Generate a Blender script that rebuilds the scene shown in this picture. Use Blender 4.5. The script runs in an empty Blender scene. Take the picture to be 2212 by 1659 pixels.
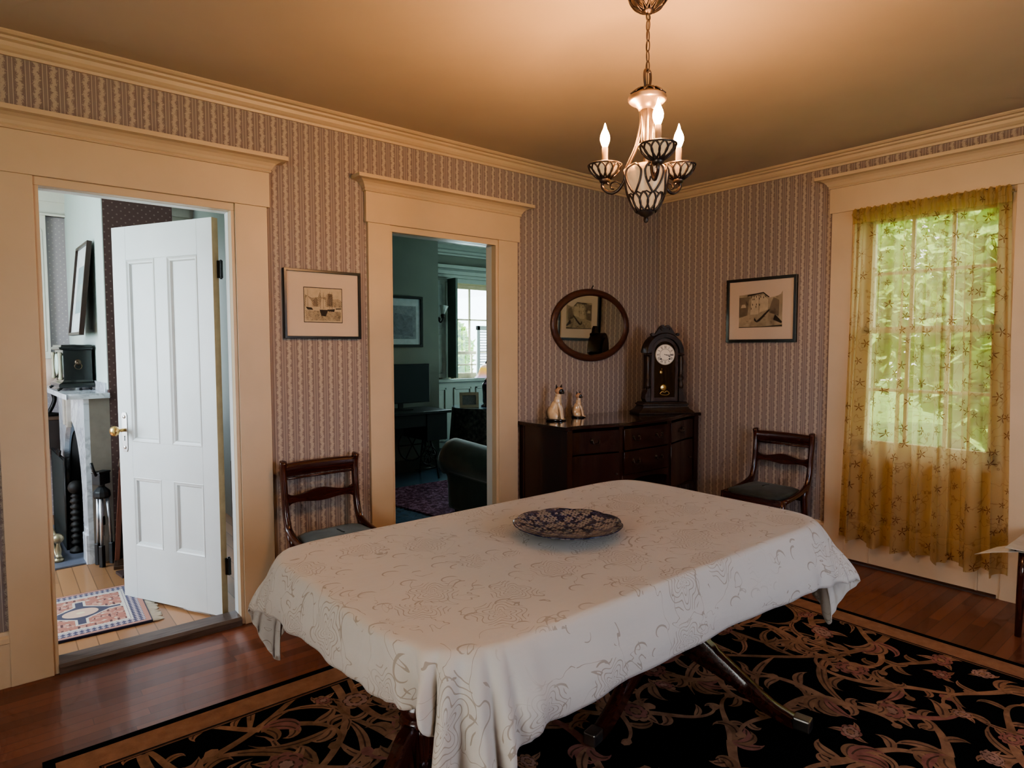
import bpy, bmesh, math, random
from mathutils import Vector, Matrix
pi = math.pi
D = bpy.data
scn = bpy.context.scene
COL = scn.collection
random.seed(7)

# ------------------------------------------------------------------ node helpers
class S:
    """wraps a value socket so that shader maths can be written as expressions"""
    def __init__(s, nt, k): s.nt, s.k = nt, k
    def m(s, op, *a, clamp=False):
        n = s.nt.nodes.new('ShaderNodeMath'); n.operation = op; n.use_clamp = clamp
        for i, v in enumerate((s,) + a):
            if isinstance(v, S): s.nt.links.new(v.k, n.inputs[i])
            else: n.inputs[i].default_value = v
        return S(s.nt, n.outputs[0])
    def __add__(s, o): return s.m('ADD', o)
    __radd__ = __add__
    def __sub__(s, o): return s.m('SUBTRACT', o)
    def __rsub__(s, o): return (s * -1.0).m('ADD', o)
    def __mul__(s, o): return s.m('MULTIPLY', o)
    __rmul__ = __mul__
    def __truediv__(s, o): return s.m('DIVIDE', o)
    def frac(s): return s.m('FRACT')
    def abs(s): return s.m('ABSOLUTE')
    def sin(s): return s.m('SINE')
    def cos(s): return s.m('COSINE')
    def lt(s, o): return s.m('LESS_THAN', o)
    def gt(s, o): return s.m('GREATER_THAN', o)
    def mx(s, o): return s.m('MAXIMUM', o)
    def mn(s, o): return s.m('MINIMUM', o)
    def smooth(s, a, b):
        n = s.nt.nodes.new('ShaderNodeMapRange'); n.interpolation_type = 'SMOOTHSTEP'
        s.nt.links.new(s.k, n.inputs[0]); n.inputs[1].default_value = a; n.inputs[2].default_value = b
        return S(s.nt, n.outputs[0])

class Mat:
    def __init__(s, name, col=(.5, .5, .5), rough=.5, metal=0.0, spec=.5, coat=0.0, sheen=0.0):
        s.m = D.materials.new(name); s.m.use_nodes = True; s.nt = s.m.node_tree
        s.b = s.nt.nodes['Principled BSDF']
        s.b.inputs['Base Color'].default_value = (*col, 1)
        s.b.inputs['Roughness'].default_value = rough
        s.b.inputs['Metallic'].default_value = metal
        s.b.inputs['Specular IOR Level'].default_value = spec
        s.b.inputs['Coat Weight'].default_value = coat
        s.b.inputs['Coat Roughness'].default_value = .12
        s.b.inputs['Sheen Weight'].default_value = sheen
        s.m.diffuse_color = (*col, 1)
    def node(s, t): return s.nt.nodes.new(t)
    def link(s, a, b): s.nt.links.new(a, b)
    def coord(s, kind='Object', scale=None, rot=None, loc=None):
        o = s.node('ShaderNodeTexCoord').outputs[kind]
        if scale or rot or loc:
            mp = s.node('ShaderNodeMapping'); s.link(o, mp.inputs[0])
            if scale: mp.inputs['Scale'].default_value = scale
            if rot: mp.inputs['Rotation'].default_value = rot
            if loc: mp.inputs['Location'].default_value = loc
            o = mp.outputs[0]
        return o
    def xyz(s, v=None):
        n = s.node('ShaderNodeSeparateXYZ'); s.link(v or s.coord(), n.inputs[0])
        return [S(s.nt, n.outputs[i]) for i in range(3)]
    def vec(s, x, y, z=0.0):
        n = s.node('ShaderNodeCombineXYZ')
        for i, v in enumerate((x, y, z)):
            if isinstance(v, S): s.link(v.k, n.inputs[i])
            else: n.inputs[i].default_value = v
        return n.outputs[0]
    def noise(s, scale, v=None, detail=4, rough=.55, dist=0.0):
        n = s.node('ShaderNodeTexNoise'); n.inputs['Scale'].default_value = scale
        n.inputs['Detail'].default_value = detail; n.inputs['Roughness'].default_value = rough
        n.inputs['Distortion'].default_value = dist
        s.link(v or s.coord(), n.inputs['Vector'])
        return S(s.nt, n.outputs['Fac'])
    def voro(s, scale, v=None, feat='F1', rand=1.0):
        n = s.node('ShaderNodeTexVoronoi'); n.feature = feat; n.inputs['Scale'].default_value = scale
        n.inputs['Randomness'].default_value = rand
        s.link(v or s.coord(), n.inputs['Vector'])
        return n
    def wave(s, scale, v, dist=2.0, detail=3, dscale=1.0):
        n = s.node('ShaderNodeTexWave'); n.inputs['Scale'].default_value = scale; n.inputs['Distortion'].default_value = dist
        n.inputs['Detail'].default_value = detail; n.inputs['Detail Scale'].default_value = dscale
        s.link(v, n.inputs['Vector']); return S(s.nt, n.outputs['Fac'])
    def ramp(s, fac, stops):
        n = s.node('ShaderNodeValToRGB'); s.link(fac.k, n.inputs[0]); e = n.color_ramp.elements
        while len(e) < len(stops): e.new(.5)
        for i, (p, c) in enumerate(stops): e[i].position = p; e[i].color = (*c, 1)
        return n.outputs[0]
    def mix(s, fac, a, b, mode='MIX'):
        n = s.node('ShaderNodeMix'); n.data_type = 'RGBA'; n.blend_type = mode
        for v, k in ((fac, 0), (a, 6), (b, 7)):
            if isinstance(v, S): s.link(v.k, n.inputs[k])
            elif isinstance(v, (tuple, list)): n.inputs[k].default_value = (*v, 1)
            elif isinstance(v, float) or isinstance(v, int): n.inputs[k].default_value = v
            else: s.link(v, n.inputs[k])
        return n.outputs[2]
    def color(s, o): s.link(o, s.b.inputs['Base Color']); return s
    def rough(s, o): s.link(o.k, s.b.inputs['Roughness']); return s
    def bump(s, h, strength=.3, dist=.002):
        n = s.node('ShaderNodeBump'); n.inputs['Strength'].default_value = strength
        n.inputs['Distance'].default_value = dist; s.link(h.k, n.inputs['Height'])
        s.link(n.outputs[0], s.b.inputs['Normal']); return s
    def emit(s, col, st):
        s.b.inputs['Emission Color'].default_value = (*col, 1); s.b.inputs['Emission Strength'].default_value = st; return s

def simple(name, col, rough=.5, metal=0.0, var=.12, nscale=14, bump=0.0, **k):
    """plain surface with soft procedural mottling"""
    M = Mat(name, col, rough, metal, **k)
    n = M.noise(nscale)
    d = tuple(max(0, c * (1 - var)) for c in col); l = tuple(min(1, c * (1 + var)) for c in col)
    M.color(M.ramp(n, [(.3, d), (.7, l)]))
    if bump: M.bump(M.noise(nscale * 6), bump, .001)
    return M.m

def wood(name, c1, c2, rough=.25, coat=.3, along='x', scale=1.0):
    M = Mat(name, c1, rough, coat=coat)
    sc = {'x': (1.2, 14, 14), 'y': (14, 1.2, 14), 'z': (14, 14, 1.2)}[along]
    v = M.coord(scale=tuple(a * scale for a in sc))
    n = M.noise(3.0, v, 6, .6, .6)
    M.color(M.ramp(n, [(.3, c1), (.68, c2)]))
    M.bump(n, .08, .001)
    return M.m

# ------------------------------------------------------------------ mesh helpers
class MB:
    def __init__(s): s.bm = bmesh.new(); s.mi = 0; s.X = None
    def _f(s, vs):
        try:
            f = s.bm.faces.new(vs); f.material_index = s.mi; return f
        except ValueError: return None
    def v(s, p):
        p = Vector(p)
        if s.X is not None: p = s.X @ p
        return s.bm.verts.new(p)
    def quad(s, *pts): return s._f([s.v(p) for p in pts])
    def box(s, c, d, rot=None, taper=1.0):
        hx, hy, hz = d[0] / 2, d[1] / 2, d[2] / 2; vs = []
        for z in (-1, 1):
            t = taper if z < 0 else 1.0
            for x, y in ((-1, -1), (1, -1), (1, 1), (-1, 1)):
                p = Vector((x * hx * t, y * hy * t, z * hz))
                if rot is not None: p = rot @ p
                vs.append(s.v(p + Vector(c)))
        for f in ((3, 2, 1, 0), (4, 5, 6, 7), (0, 1, 5, 4), (1, 2, 6, 5), (2, 3, 7, 6), (3, 0, 4, 7)): s._f([vs[i] for i in f])
        return s
    def bb(s, x0, x1, y0, y1, z0, z1):
        return s.box(((x0 + x1) / 2, (y0 + y1) / 2, (z0 + z1) / 2), (abs(x1 - x0), abs(y1 - y0), abs(z1 - z0)))
    def prism(s, pts, a, b, ax='z'):
        """polygon in the plane across ax, run from a to b along ax (x: pts are y,z; y: x,z; z: x,y)"""
        def P(p, t): return {'x': (t, p[0], p[1]), 'y': (p[0], t, p[1]), 'z': (p[0], p[1], t)}[ax]
        A = [s.v(P(p, a)) for p in pts]; B = [s.v(P(p, b)) for p in pts]; n = len(pts)
        s._f(A[::-1]); s._f(B)
        for i in range(n): s._f([A[i], A[(i + 1) % n], B[(i + 1) % n], B[i]])
        return s
    def rings(s, rings, closed=True, cap=True, loop=False):
        R = [[s.v(p) for p in r] for r in rings]; n = len(R[0])
        for j in range(len(R) - (0 if loop else 1)):
            a, b = R[j], R[(j + 1) % len(R)]
            for i in range(n if closed else n - 1): s._f([a[i], a[(i + 1) % n], b[(i + 1) % n], b[i]])
        if cap and not loop and closed: s._f(R[0][::-1]); s._f(R[-1])
        return s
    def lathe(s, prof, seg=24, c=(0, 0, 0), mat=None, scal=None):
        rs = []
        for r, z in prof:
            ring = []
            for i in range(seg):
                a = 2 * pi * i / seg; k = scal(a) if scal else 1
                p = Vector((max(r, 1e-5) * k * math.cos(a), max(r, 1e-5) * k * math.sin(a), z))
                if mat is not None: p = mat @ p
                ring.append(p + Vector(c))
            rs.append(ring)
        return s.rings(rs)
    def tube(s, pts, r, seg=8, closed=False, flat=1.0, up=None):
        P = [Vector(p) for p in pts]; n = len(P); rs = []
        N = None
        for i in range(n):
            a = P[(i - 1) % n] if (closed or i > 0) else P[i]; b = P[(i + 1) % n] if (closed or i < n - 1) else P[i]
            t = (b - a); t = t.normalized() if t.length > 1e-9 else Vector((0, 0, 1))
            if N is None:
                N = (Vector(up) if up else (Vector((0, 0, 1)) if abs(t.z) < .9 else Vector((1, 0, 0))))
            N = N - t * N.dot(t)
            if N.length < 1e-6: N = t.orthogonal()
            N.normalize(); B = t.cross(N); rr = r[i] if isinstance(r, (list, tuple)) else r
            rs.append([P[i] + N * math.cos(2 * pi * k / seg) * rr + B * math.sin(2 * pi * k / seg) * rr * flat for k in range(seg)])
        return s.rings(rs, loop=closed)
    def ball(s, c, r, seg=14, rg=9, rot=None):
        rr = r if isinstance(r, (tuple, list)) else (r, r, r); rs = []
        for j in range(rg + 1):
            th = pi * j / rg; ring = []
            for i in range(seg):
                a = 2 * pi * i / seg
                p = Vector((rr[0] * max(math.sin(th), 1e-4) * math.cos(a), rr[1] * max(math.sin(th), 1e-4) * math.sin(a), -rr[2] * math.cos(th)))
                if rot is not None: p = rot @ p
                ring.append(p + Vector(c))
            rs.append(ring)
        return s.rings(rs)

ALLM = {}
def obj(name, mb, mats, parent=None, smooth=False, bevel=0.0, sub=0, loc=None, auto=None):
    me = D.meshes.new(name)
    bmesh.ops.recalc_face_normals(mb.bm, faces=mb.bm.faces)
    mb.bm.to_mesh(me); mb.bm.free()
    for m in (mats if isinstance(mats, (list, tuple)) else [mats]): me.materials.append(m)
    o = D.objects.new(name, me); COL.objects.link(o)
    if parent: o.parent = parent
    if loc: o.location = loc
    if smooth or auto:
        for p in me.polygons: p.use_smooth = True
        if auto:
            b = bmesh.new(); b.from_mesh(me)
            for e in b.edges:
                if len(e.link_faces) == 2 and e.calc_face_angle(0) > math.radians(auto): e.smooth = False
            b.to_mesh(me); b.free()
    if bevel:
        m = o.modifiers.new('bevel', 'BEVEL'); m.width = bevel; m.segments = 2; m.limit_method = 'ANGLE'; m.angle_limit = math.radians(40)
        m.harden_normals = False
    if sub:
        m = o.modifiers.new('sub', 'SUBSURF'); m.levels = m.render_levels = sub
    return o
def thing(name, label, cat, loc=(0, 0, 0), rz=0.0, group=None):
    o = D.objects.new(name, None); COL.objects.link(o); o.location = loc; o.rotation_euler = (0, 0, rz)
    o.empty_display_size = .1
    return tag(o, label, cat, group)
def tag(o, label, cat, group=None):
    o['label'] = label; o['category'] = cat
    if group: o['group'] = group
    return o
def struct(name, mb, m, label, cat, parent=None, **k):
    o = obj(name, mb, m, parent, **k)
    if not parent: o['kind'] = 'structure'; tag(o, label, cat)
    return o
def dup(root, loc, rz, label, group=None):
    r = root.copy(); COL.objects.link(r); r.location = loc; r.rotation_euler = (0, 0, rz); r['label'] = label
    if group: r['group'] = group
    for ch in list(root.children):
        c = ch.copy(); COL.objects.link(c); c.parent = r
        for g in ch.children:
            d = g.copy(); COL.objects.link(d); d.parent = c
    return r
def bez(p0, p1, p2, p3, n=10):
    out = []
    for i in range(n + 1):
        t = i / n; u = 1 - t
        out.append(tuple(u ** 3 * a + 3 * u * u * t * b + 3 * u * t * t * c + t ** 3 * d for a, b, c, d in zip(p0, p1, p2, p3)))
    return out
def spline(pts, n=6, closed=False):
    """Catmull-Rom through points of any dimension"""
    P = [tuple(p) for p in pts]; m = len(P); out = []
    rng = m if closed else m - 1
    for i in range(rng):
        a = P[(i - 1) % m] if closed or i > 0 else P[i]; b = P[i]; c = P[(i + 1) % m]
        d = P[(i + 2) % m] if closed or i < m - 2 else P[(i + 1) % m]
        for k in range(n):
            t = k / n
            out.append(tuple(.5 * (2 * B + (C - A) * t + (2 * A - 5 * B + 4 * C - E_) * t * t + (3 * B - A - 3 * C + E_) * t ** 3)
                             for A, B, C, E_ in zip(a, b, c, d)))
    if not closed: out.append(P[-1])
    return out

# ------------------------------------------------------------------ camera
cam_d = D.cameras.new('camera'); cam = D.objects.new('camera', cam_d); COL.objects.link(cam); scn.camera = cam
yaw, pit, rol, FPX = math.radians(50.484), math.radians(-3.3194), math.radians(-0.081), 1357.2
fw = Vector((math.cos(yaw) * math.cos(pit), math.sin(yaw) * math.cos(pit), math.sin(pit)))
r0 = Vector((math.sin(yaw), -math.cos(yaw), 0)); u0 = r0.cross(fw)
R_ = r0 * math.cos(rol) + u0 * math.sin(rol); U_ = u0 * math.cos(rol) - r0 * math.sin(rol)
cam.matrix_world = Matrix(((R_.x, U_.x, -fw.x, -4.4277), (R_.y, U_.y, -fw.y, -3.4028), (R_.z, U_.z, -fw.z, 1.45), (0, 0, 0, 1)))
cam_d.sensor_width = 36; cam_d.sensor_fit = 'HORIZONTAL'; cam_d.lens = FPX / 2212 * 36; cam_d.clip_start = .02; cam_d.clip_end = 200

scn.view_settings.view_transform = 'AgX'
scn.view_settings.look = 'AgX - Medium High Contrast'
scn.view_settings.exposure = 0.42
c = scn.cycles
c.use_denoising = True
try: c.denoiser = 'OPENIMAGEDENOISE'
except Exception: pass
c.use_adaptive_sampling = True; c.adaptive_threshold = .07; c.adaptive_min_samples = 8
c.max_bounces = 6; c.diffuse_bounces = 3; c.glossy_bounces = 3; c.transmission_bounces = 3; c.transparent_max_bounces = 10
c.sample_clamp_indirect = 4.0; c.caustics_reflective = False; c.caustics_refractive = False
CEIL = 2.74

# ------------------------------------------------------------------ materials
def wallpaper(name, axis):
    M = Mat(name, (.4, .3, .28), .75, spec=.2)
    x, y, z = M.xyz(); u = x if axis == 'x' else y
    p = .0585
    f = (u / p).frac()
    wob = (z * (2 * pi / .047)).sin() * .05 + (z * (2 * pi / .019) + (u / p).m('FLOOR') * 2.0).sin() * .022
    nz = M.noise(1.0, M.vec(u * 230, z * 150), 4, .8)
    vine = ((f - .5 - wob).abs() + (nz - .5) * .95).lt(.15)
    stem = ((f - .5 - wob * 1.2).abs()).lt(.035)
    line = (f - .13).abs().lt(.022).mx((f - .87).abs().lt(.022))
    band = (f - .5).abs().gt(.37)
    sm = M.noise(1.0, M.vec(u * 2.2, z * 1.6), 2)
    base = M.mix(sm, (.235, .188, .18), (.28, .225, .215))
    base = M.mix(band * .7, base, (.30, .25, .235))
    base = M.mix(vine.mx(stem) * .9, base, (.50, .425, .36))
    base = M.mix(line * .9, base, (.52, .45, .38))
    M.color(base)
    M.bump(nz, .12, .0006)
    return M.m
def dotted(name, axis, base, dot, s=.05):
    M = Mat(name, base, .8, spec=.2)
    x, y, z = M.xyz(); u = x if axis == 'x' else y
    def grid(o):
        a = ((u / s) + o).frac() - .5; b = ((z / s) + o).frac() - .5
        return (a * a + b * b).lt(.011)
    g = grid(0.0).mx(grid(.5))
    M.color(M.mix(g * .8, M.mix(M.noise(3), base, tuple(c * 1.12 for c in base)), dot))
    return M.m
def planks(name, along, w, cols, rough=.3, seam=.012, length=1.1, seam_d=.6):
    M = Mat(name, cols[0], rough, coat=.25)
    x, y, z = M.xyz()
    a, b = (x, y) if along == 'x' else (y, x)
    row = (b / w).m('FLOOR')
    off = (row * 12.9898).sin() * 43.7
    seg = (a / length + off).m('FLOOR')
    n = M.node('ShaderNodeTexWhiteNoise'); n.noise_dimensions = '2D'; M.link(M.vec(row, seg), n.inputs['Vector'])
    rnd = S(M.nt, n.outputs['Value'])
    grain = M.noise(1.0, M.vec(a * 3.5 + rnd * 50, b * 60 + rnd * 30), 6, .65, 1.0)
    mix = rnd * .6 + grain * .4
    col = M.ramp(mix, [(.15, cols[0]), (.5, cols[1]), (.85, cols[2])])
    sm = ((b / w).frac() - .5).abs().gt(.5 - seam / 2 / w * 1.0).mx(((a / length + off).frac() - .5).abs().gt(.4988))
    M.color(M.mix(sm * seam_d, col, tuple(q * .35 for q in cols[0])))
    M.rough(grain * .15 + rough)
    M.bump(grain * .5 - sm, .15, .001)
    return M.m
WP_L = wallpaper('wallpaper_striped_x', 'x'); WP_R = wallpaper('wallpaper_striped_y', 'y')
M_ceil = simple('ceiling_paint', (.57, .475, .375), .85, var=.05, nscale=1.6, spec=.15)
M_trim = simple('cream_trim_paint', (.61, .475, .325), .42, var=.05, nscale=3, bump=.05)
M_white = simple('cool_white_paint', (.70, .71, .70), .4, var=.04, nscale=4, bump=.06)
M_floor = planks('red_brown_floorboards', 'x', .057, [(.115, .034, .017), (.165, .052, .026), (.225, .074, .036)], .32, seam=.004, seam_d=.45)
M_floor1 = planks('honey_floorboards', 'y', .085, [(.26, .13, .06), (.34, .175, .08), (.42, .22, .105)], .4, seam=.005, length=1.4)
M_floor2 = simple('blue_reflection_floor', (.06, .10, .15), .25, var=.2)  # blue of the floor's reflections is mixed into its base colour
M_mahog = wood('dark_mahogany', (.028, .006, .004), (.065, .016, .009), .22, .5, 'x')
M_mahog_z = wood('mahogany_upright', (.035, .008, .005), (.085, .022, .012), .22, .5, 'z')
M_board = wood('sideboard_veneer', (.016, .005, .004), (.038, .011, .007), .25, .4, 'z')
M_walnut = wood('clock_walnut', (.014, .008, .005), (.036, .019, .010), .42, .08, 'z')
M_brass = simple('aged_brass', (.62, .43, .18), .3, 1.0)
M_pewter = simple('worn_pewter', (.55, .52, .50), .35, 1.0)
M_black = simple('black_paint', (.012, .013, .013), .35)
M_iron = simple('dark_iron', (.02, .018, .017), .45, .6)

# ------------------------------------------------------------------ room shell
def wallbox(mb, axis, c0, c1, a0, a1, z0, z1, holes):
    """wall slab between c0..c1 thickness, a0..a1 run, with rectangular holes (a0,a1,z0,z1)"""
    cuts = sorted({a0, a1} | {h[0] for h in holes} | {h[1] for h in holes})
    for s, e in zip(cuts, cuts[1:]):
        hs = [h for h in holes if h[0] <= s + 1e-6 and h[1] >= e - 1e-6]
        spans = [(z0, z1)]
        if hs:
            h = hs[0]; spans = [(z0, h[2]), (h[3], z1)]
        for p, q in spans:
            if q - p > 1e-4:
                if axis == 'x': mb.bb(s, e, c0, c1, p, q)
                else: mb.bb(c0, c1, s, e, p, q)
WX0, WY0 = -6.3, -5.3
D1 = (-4.253, -3.475, 2.145); D2 = (-2.559, -1.773, 2.142); W1 = (-2.439, -1.613, .74, 2.345)
TH = .095
mb = MB(); wallbox(mb, 'x', 0, TH - .06, WX0, 0, -.001, CEIL + .05, [(D1[0] - .017, D1[1] + .017, -.01, D1[2] + .03), (D2[0] - .017, D2[1] + .017, -.01, D2[2] + .03)])
struct('wall_left', mb, WP_L, 'left wall in striped mauve floral wallpaper, pierced by the two doorways', 'wall')
mb = MB(); wallbox(mb, 'y', 0, .16, WY0, .07, -.001, CEIL + .05, [W1])
struct('wall_right', mb, WP_R, 'right wall in striped mauve floral wallpaper with the curtained window', 'wall')
W3 = (-3.2, -1.5, .7, 2.3)
mb = MB(); wallbox(mb, 'x', WY0 - .15, WY0, WX0, .16, -.001, CEIL + .05, [W3])
struct('wall_rear', mb, WP_L, 'wallpapered wall behind the camera with a wide window', 'wall')
W6 = (-3.6, -2.2, .7, 2.3)
mb = MB(); wallbox(mb, "y", WX0 - .15, WX0, WY0, .07, 0, CEIL + .05, [W6])
struct('wall_west', mb, WP_R, 'wallpapered wall at the left end of the dining room', 'wall')
mb = MB(); mb.bb(WX0 - .15, .16, WY0 - .15, .07, -.12, 0)
struct('floor', mb, M_floor, 'narrow glossy red-brown floorboards of the dining room', 'floor')
mb = MB(); mb.bb(WX0 - .15, .16, WY0 - .15, .07, CEIL, CEIL + .12)
struct('ceiling', mb, M_ceil, 'plain beige dining room ceiling above the chandelier', 'ceiling')
# crown moulding
prof = [(0, -.078), (-.010, -.078), (-.014, -.066), (-.024, -.060), (-.034, -.048), (-.040, -.032), (-.056, -.026), (-.060, -.016), (-.078, -.014), (-.086, -.006), (-.086, 0), (0, 0)]
mb = MB(); mb.prism([(a, CEIL + b) for a, b in prof], WX0, 0, 'x')
struct('trim_crown_left', mb, M_trim, 'cream crown moulding along the left wall', 'crown moulding')
mb = MB(); mb.prism([(a, CEIL + b) for a, b in prof], WY0, -.0, 'y')
struct('trim_crown_right', mb, M_trim, 'cream crown moulding along the right wall', 'crown moulding')

def cornice(mb, axis, a0, a1, t, z0, h=.078, pr=.075):
    """projecting cap with returns: stacked sections. wall plane is 0, room on the negative side"""
    lv = [(0.0, 0.0), (.006, .0), (.010, .006), (.006, .012), (.012, .018), (.018, .030), (.030, .044), (.048, .054), (pr, .058), (pr, h)]
    rings = []
    for p, z in lv:
        s, e, d = a0 - p, a1 + p, -(t + p)
        pts = [(s, 0), (s, d), (e, d), (e, 0)]
        rings.append([(a, b, z0 + z) if axis == 'x' else (b, a, z0 + z) for a, b in pts])
    mb.rings(rings)
def casing(name, axis, a0, a1, w0, w1, ztop, zhead, label, bottom=0.0):
    """a0,a1 clear opening; w0,w1 outer casing edges"""
    t = .024
    def B(mb, s, e, d0, d1, z0, z1):
        if axis == 'x': mb.bb(s, e, d0, d1, z0, z1)
        else: mb.bb(d0, d1, s, e, z0, z1)
    mb = MB()
    B(mb, w0, a0 - .018, -t, 0, bottom, ztop + .037); B(mb, a1 + .018, w1, -t, 0, bottom, ztop + .037)
    o = struct(name, mb, M_trim, label, 'door frame' if axis == 'x' else 'window frame', bevel=.002)
    mb = MB(); B(mb, w0 - .014, w1 + .014, -t - .006, 0, ztop + .037, zhead); obj('head_board', mb, M_trim, o, bevel=.002)
    mb = MB(); cornice(mb, axis, w0 - .014, w1 + .014, t + .006, zhead); obj('cornice', mb, M_trim, o)
    mb = MB()
    jb = bottom if axis == 'x' else W1[2]
    B(mb, a0 - .019, a0, -.014, TH - .06 if axis == 'x' else .06, jb, ztop)
    B(mb, a1, a1 + .019, -.014, TH - .06 if axis == 'x' else .06, jb, ztop)
    B(mb, a0 - .019, a1 + .019, -.014, TH - .06 if axis == 'x' else .06, ztop, ztop + .037)
    obj('jamb', mb, M_trim, o, bevel=.002)
    return o
casing('trim_1', 'x', D1[0], D1[1], -4.42, -3.297, D1[2], 2.36, 'wide cream casing and cornice around the left doorway')
casing('trim_2', 'x', D2[0], D2[1], -2.722, -1.587, D2[2], 2.355, 'cream casing and cornice around the middle doorway to the dim parlour')
cw = casing('trim_3', 'y', W1[0], W1[1], -2.595, -1.462, W1[3] - .035, 2.51, 'cream casing and cornice around the curtained window')
# far-side jambs (white, in the light of the next rooms)
mb = MB()
for (a, b, zt) in (D1, D2):
    for s, e in ((a - .018, a + .0005), (b - .0005, b + .018)): mb.bb(s, e, TH - .06, TH, 0, zt + .03)
    mb.bb(a - .018, b + .018, TH - .06, TH, zt - .001, zt + .03)
struct('trim_4', mb, M_white, 'pale inner door jambs on the far side of the doorways', 'door frame')
# baseboards
def base(mb, axis, s, e):
    pr = [(0, 0), (-.018, 0), (-.018, .19), (-.026, .195), (-.024, .215), (-.012, .225), (-.008, .24), (0, .24)]
    mb.prism(pr, s, e, 'x' if axis == 'x' else 'y')
mb = MB(); base(mb, 'x', WX0, -4.42); base(mb, 'x', -3.297, -2.722); base(mb, 'x', -1.587, 0)
struct('baseboard_left', mb, M_trim, 'cream baseboard along the left wall', 'baseboard')
mb = MB(); base(mb, 'y', -1.462, 0); base(mb, 'y', WY0, -2.595)
struct('baseboard_right', mb, M_trim, 'cream baseboard along the right wall', 'baseboard')
# threshold
M_thr = wood('grey_threshold_wood', (.06, .042, .036), (.13, .095, .08), .5, .05, 'x', 2)
mb = MB(); mb.prism([(-.03, 0), (-.03, .03), (-.015, .042), (.09, .042), (.12, .018), (.12, 0)], D1[0], D1[1], 'x')
struct('trim_5', mb, M_thr, 'worn grey-brown wooden threshold in the left doorway', 'threshold')
mb = MB(); mb.prism([(-.01, 0), (-.01, .012), (.0, .016), (.12, .016), (.12, 0)], D2[0], D2[1], 'x')
struct('trim_6', mb, M_thr, 'low threshold in the middle doorway', 'threshold')
# under-window panelling
mb = MB()
mb.bb(-.014, 0, W1[0] - .0185, W1[1] + .0185, 0, W1[2])
mb.bb(-.020, 0, -2.35, -2.338, .02, W1[2]); mb.bb(-.018, 0, -1.752, -1.745, .02, W1[2])
o = struct('trim_7', mb, M_trim, 'cream wooden panel below the curtained window', 'wall panel')
M_qr = wood('dark_shoe_moulding', (.03, .012, .007), (.05, .02, .012), .4, .1, 'y')
mb = MB(); mb.prism([(-.014, 0), (-.03, 0), (-.028, .01), (-.014, .02)], -2.44, -1.6, 'y'); obj('shoe_moulding', mb, M_qr, o)

# ------------------------------------------------------------------ window_1 (right wall)
M_glass = Mat('window_glass', (1, 1, 1), .0)
def glassy(M, tint=(1, 1, 1), refl=.08):
    nt = M.nt; out = nt.nodes['Material Output']
    t = nt.nodes.new('ShaderNodeBsdfTransparent'); t.inputs[0].default_value = (*tint, 1)
    g = nt.nodes.new('ShaderNodeBsdfGlossy'); g.inputs['Roughness'].default_value = .02
    m = nt.nodes.new('ShaderNodeMixShader'); m.inputs[0].default_value = refl
    nt.links.new(t.outputs[0], m.inputs[1]); nt.links.new(g.outputs[0], m.inputs[2]); nt.links.new(m.outputs[0], out.inputs[0])
    return M.m
M_glass = glassy(M_glass)
def window(name, axis, c0, a0, a1, z0, z1, cols, rows, mat, label, meet=None, fr=.055, th=.035, glass=True):
    def B(mb, s, e, d0, d1, p, q):
        if axis == 'x': mb.bb(s, e, d0, d1, p, q)
        else: mb.bb(d0, d1, s, e, p, q)
    zm = meet or (z0 + z1) / 2
    mb = MB()
    B(mb, a0, a1, c0 - .05, c0 + .09, z0 - .04, z0); B(mb, a0, a0 + .03, c0 - .05, c0 + .08, z0, z1); B(mb, a1 - .03, a1, c0 - .05, c0 + .08, z0, z1); B(mb, a0, a1, c0 - .05, c0 + .08, z1 - .03, z1)
    o = struct(name, mb, mat, label, 'window')
    for k, (p, q, off) in enumerate(((z0, zm + .02, -.02), (zm - .02, z1 - .03, .02))):
        mb = MB(); s, e = a0 + .03, a1 - .03; d0, d1 = c0 + off - th / 2, c0 + off + th / 2
        B(mb, s, s + fr, d0, d1, p, q); B(mb, e - fr, e, d0, d1, p, q); B(mb, s, e, d0, d1, p, p + (.07 if k == 0 else .04)); B(mb, s, e, d0, d1, q - (.04 if k == 0 else fr), q)
        for i in range(1, cols): u = s + fr + (e - s - 2 * fr) * i / cols; B(mb, u - .01, u + .01, d0 + .004, d1 - .004, p, q)
        for i in range(1, rows): u = p + (q - p) * i / rows; B(mb, s, e, d0 + .004, d1 - .004, u - .01, u + .01)
        w = obj('sash', mb, mat, o, bevel=.002)
        if glass:
            mb = MB(); B(mb, s, e, c0 + off - .002, c0 + off + .002, p, q); obj('pane', mb, M_glass, w)
    return o
window('window_1', 'y', .085, W1[0], W1[1], .76, W1[3], 3, 2, M_trim, 'tall multi-pane window behind the gold curtain', 1.56)
window('window_6', 'y', WX0 - .09, W6[0], W6[1], W6[2], W6[3], 3, 2, M_trim, 'window at the left end of the dining room, out of view')
window('window_2', 'x', WY0 - .09, W3[0], W3[1], W3[2], W3[3], 3, 2, M_trim, 'wide window in the wall behind the camera')

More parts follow.
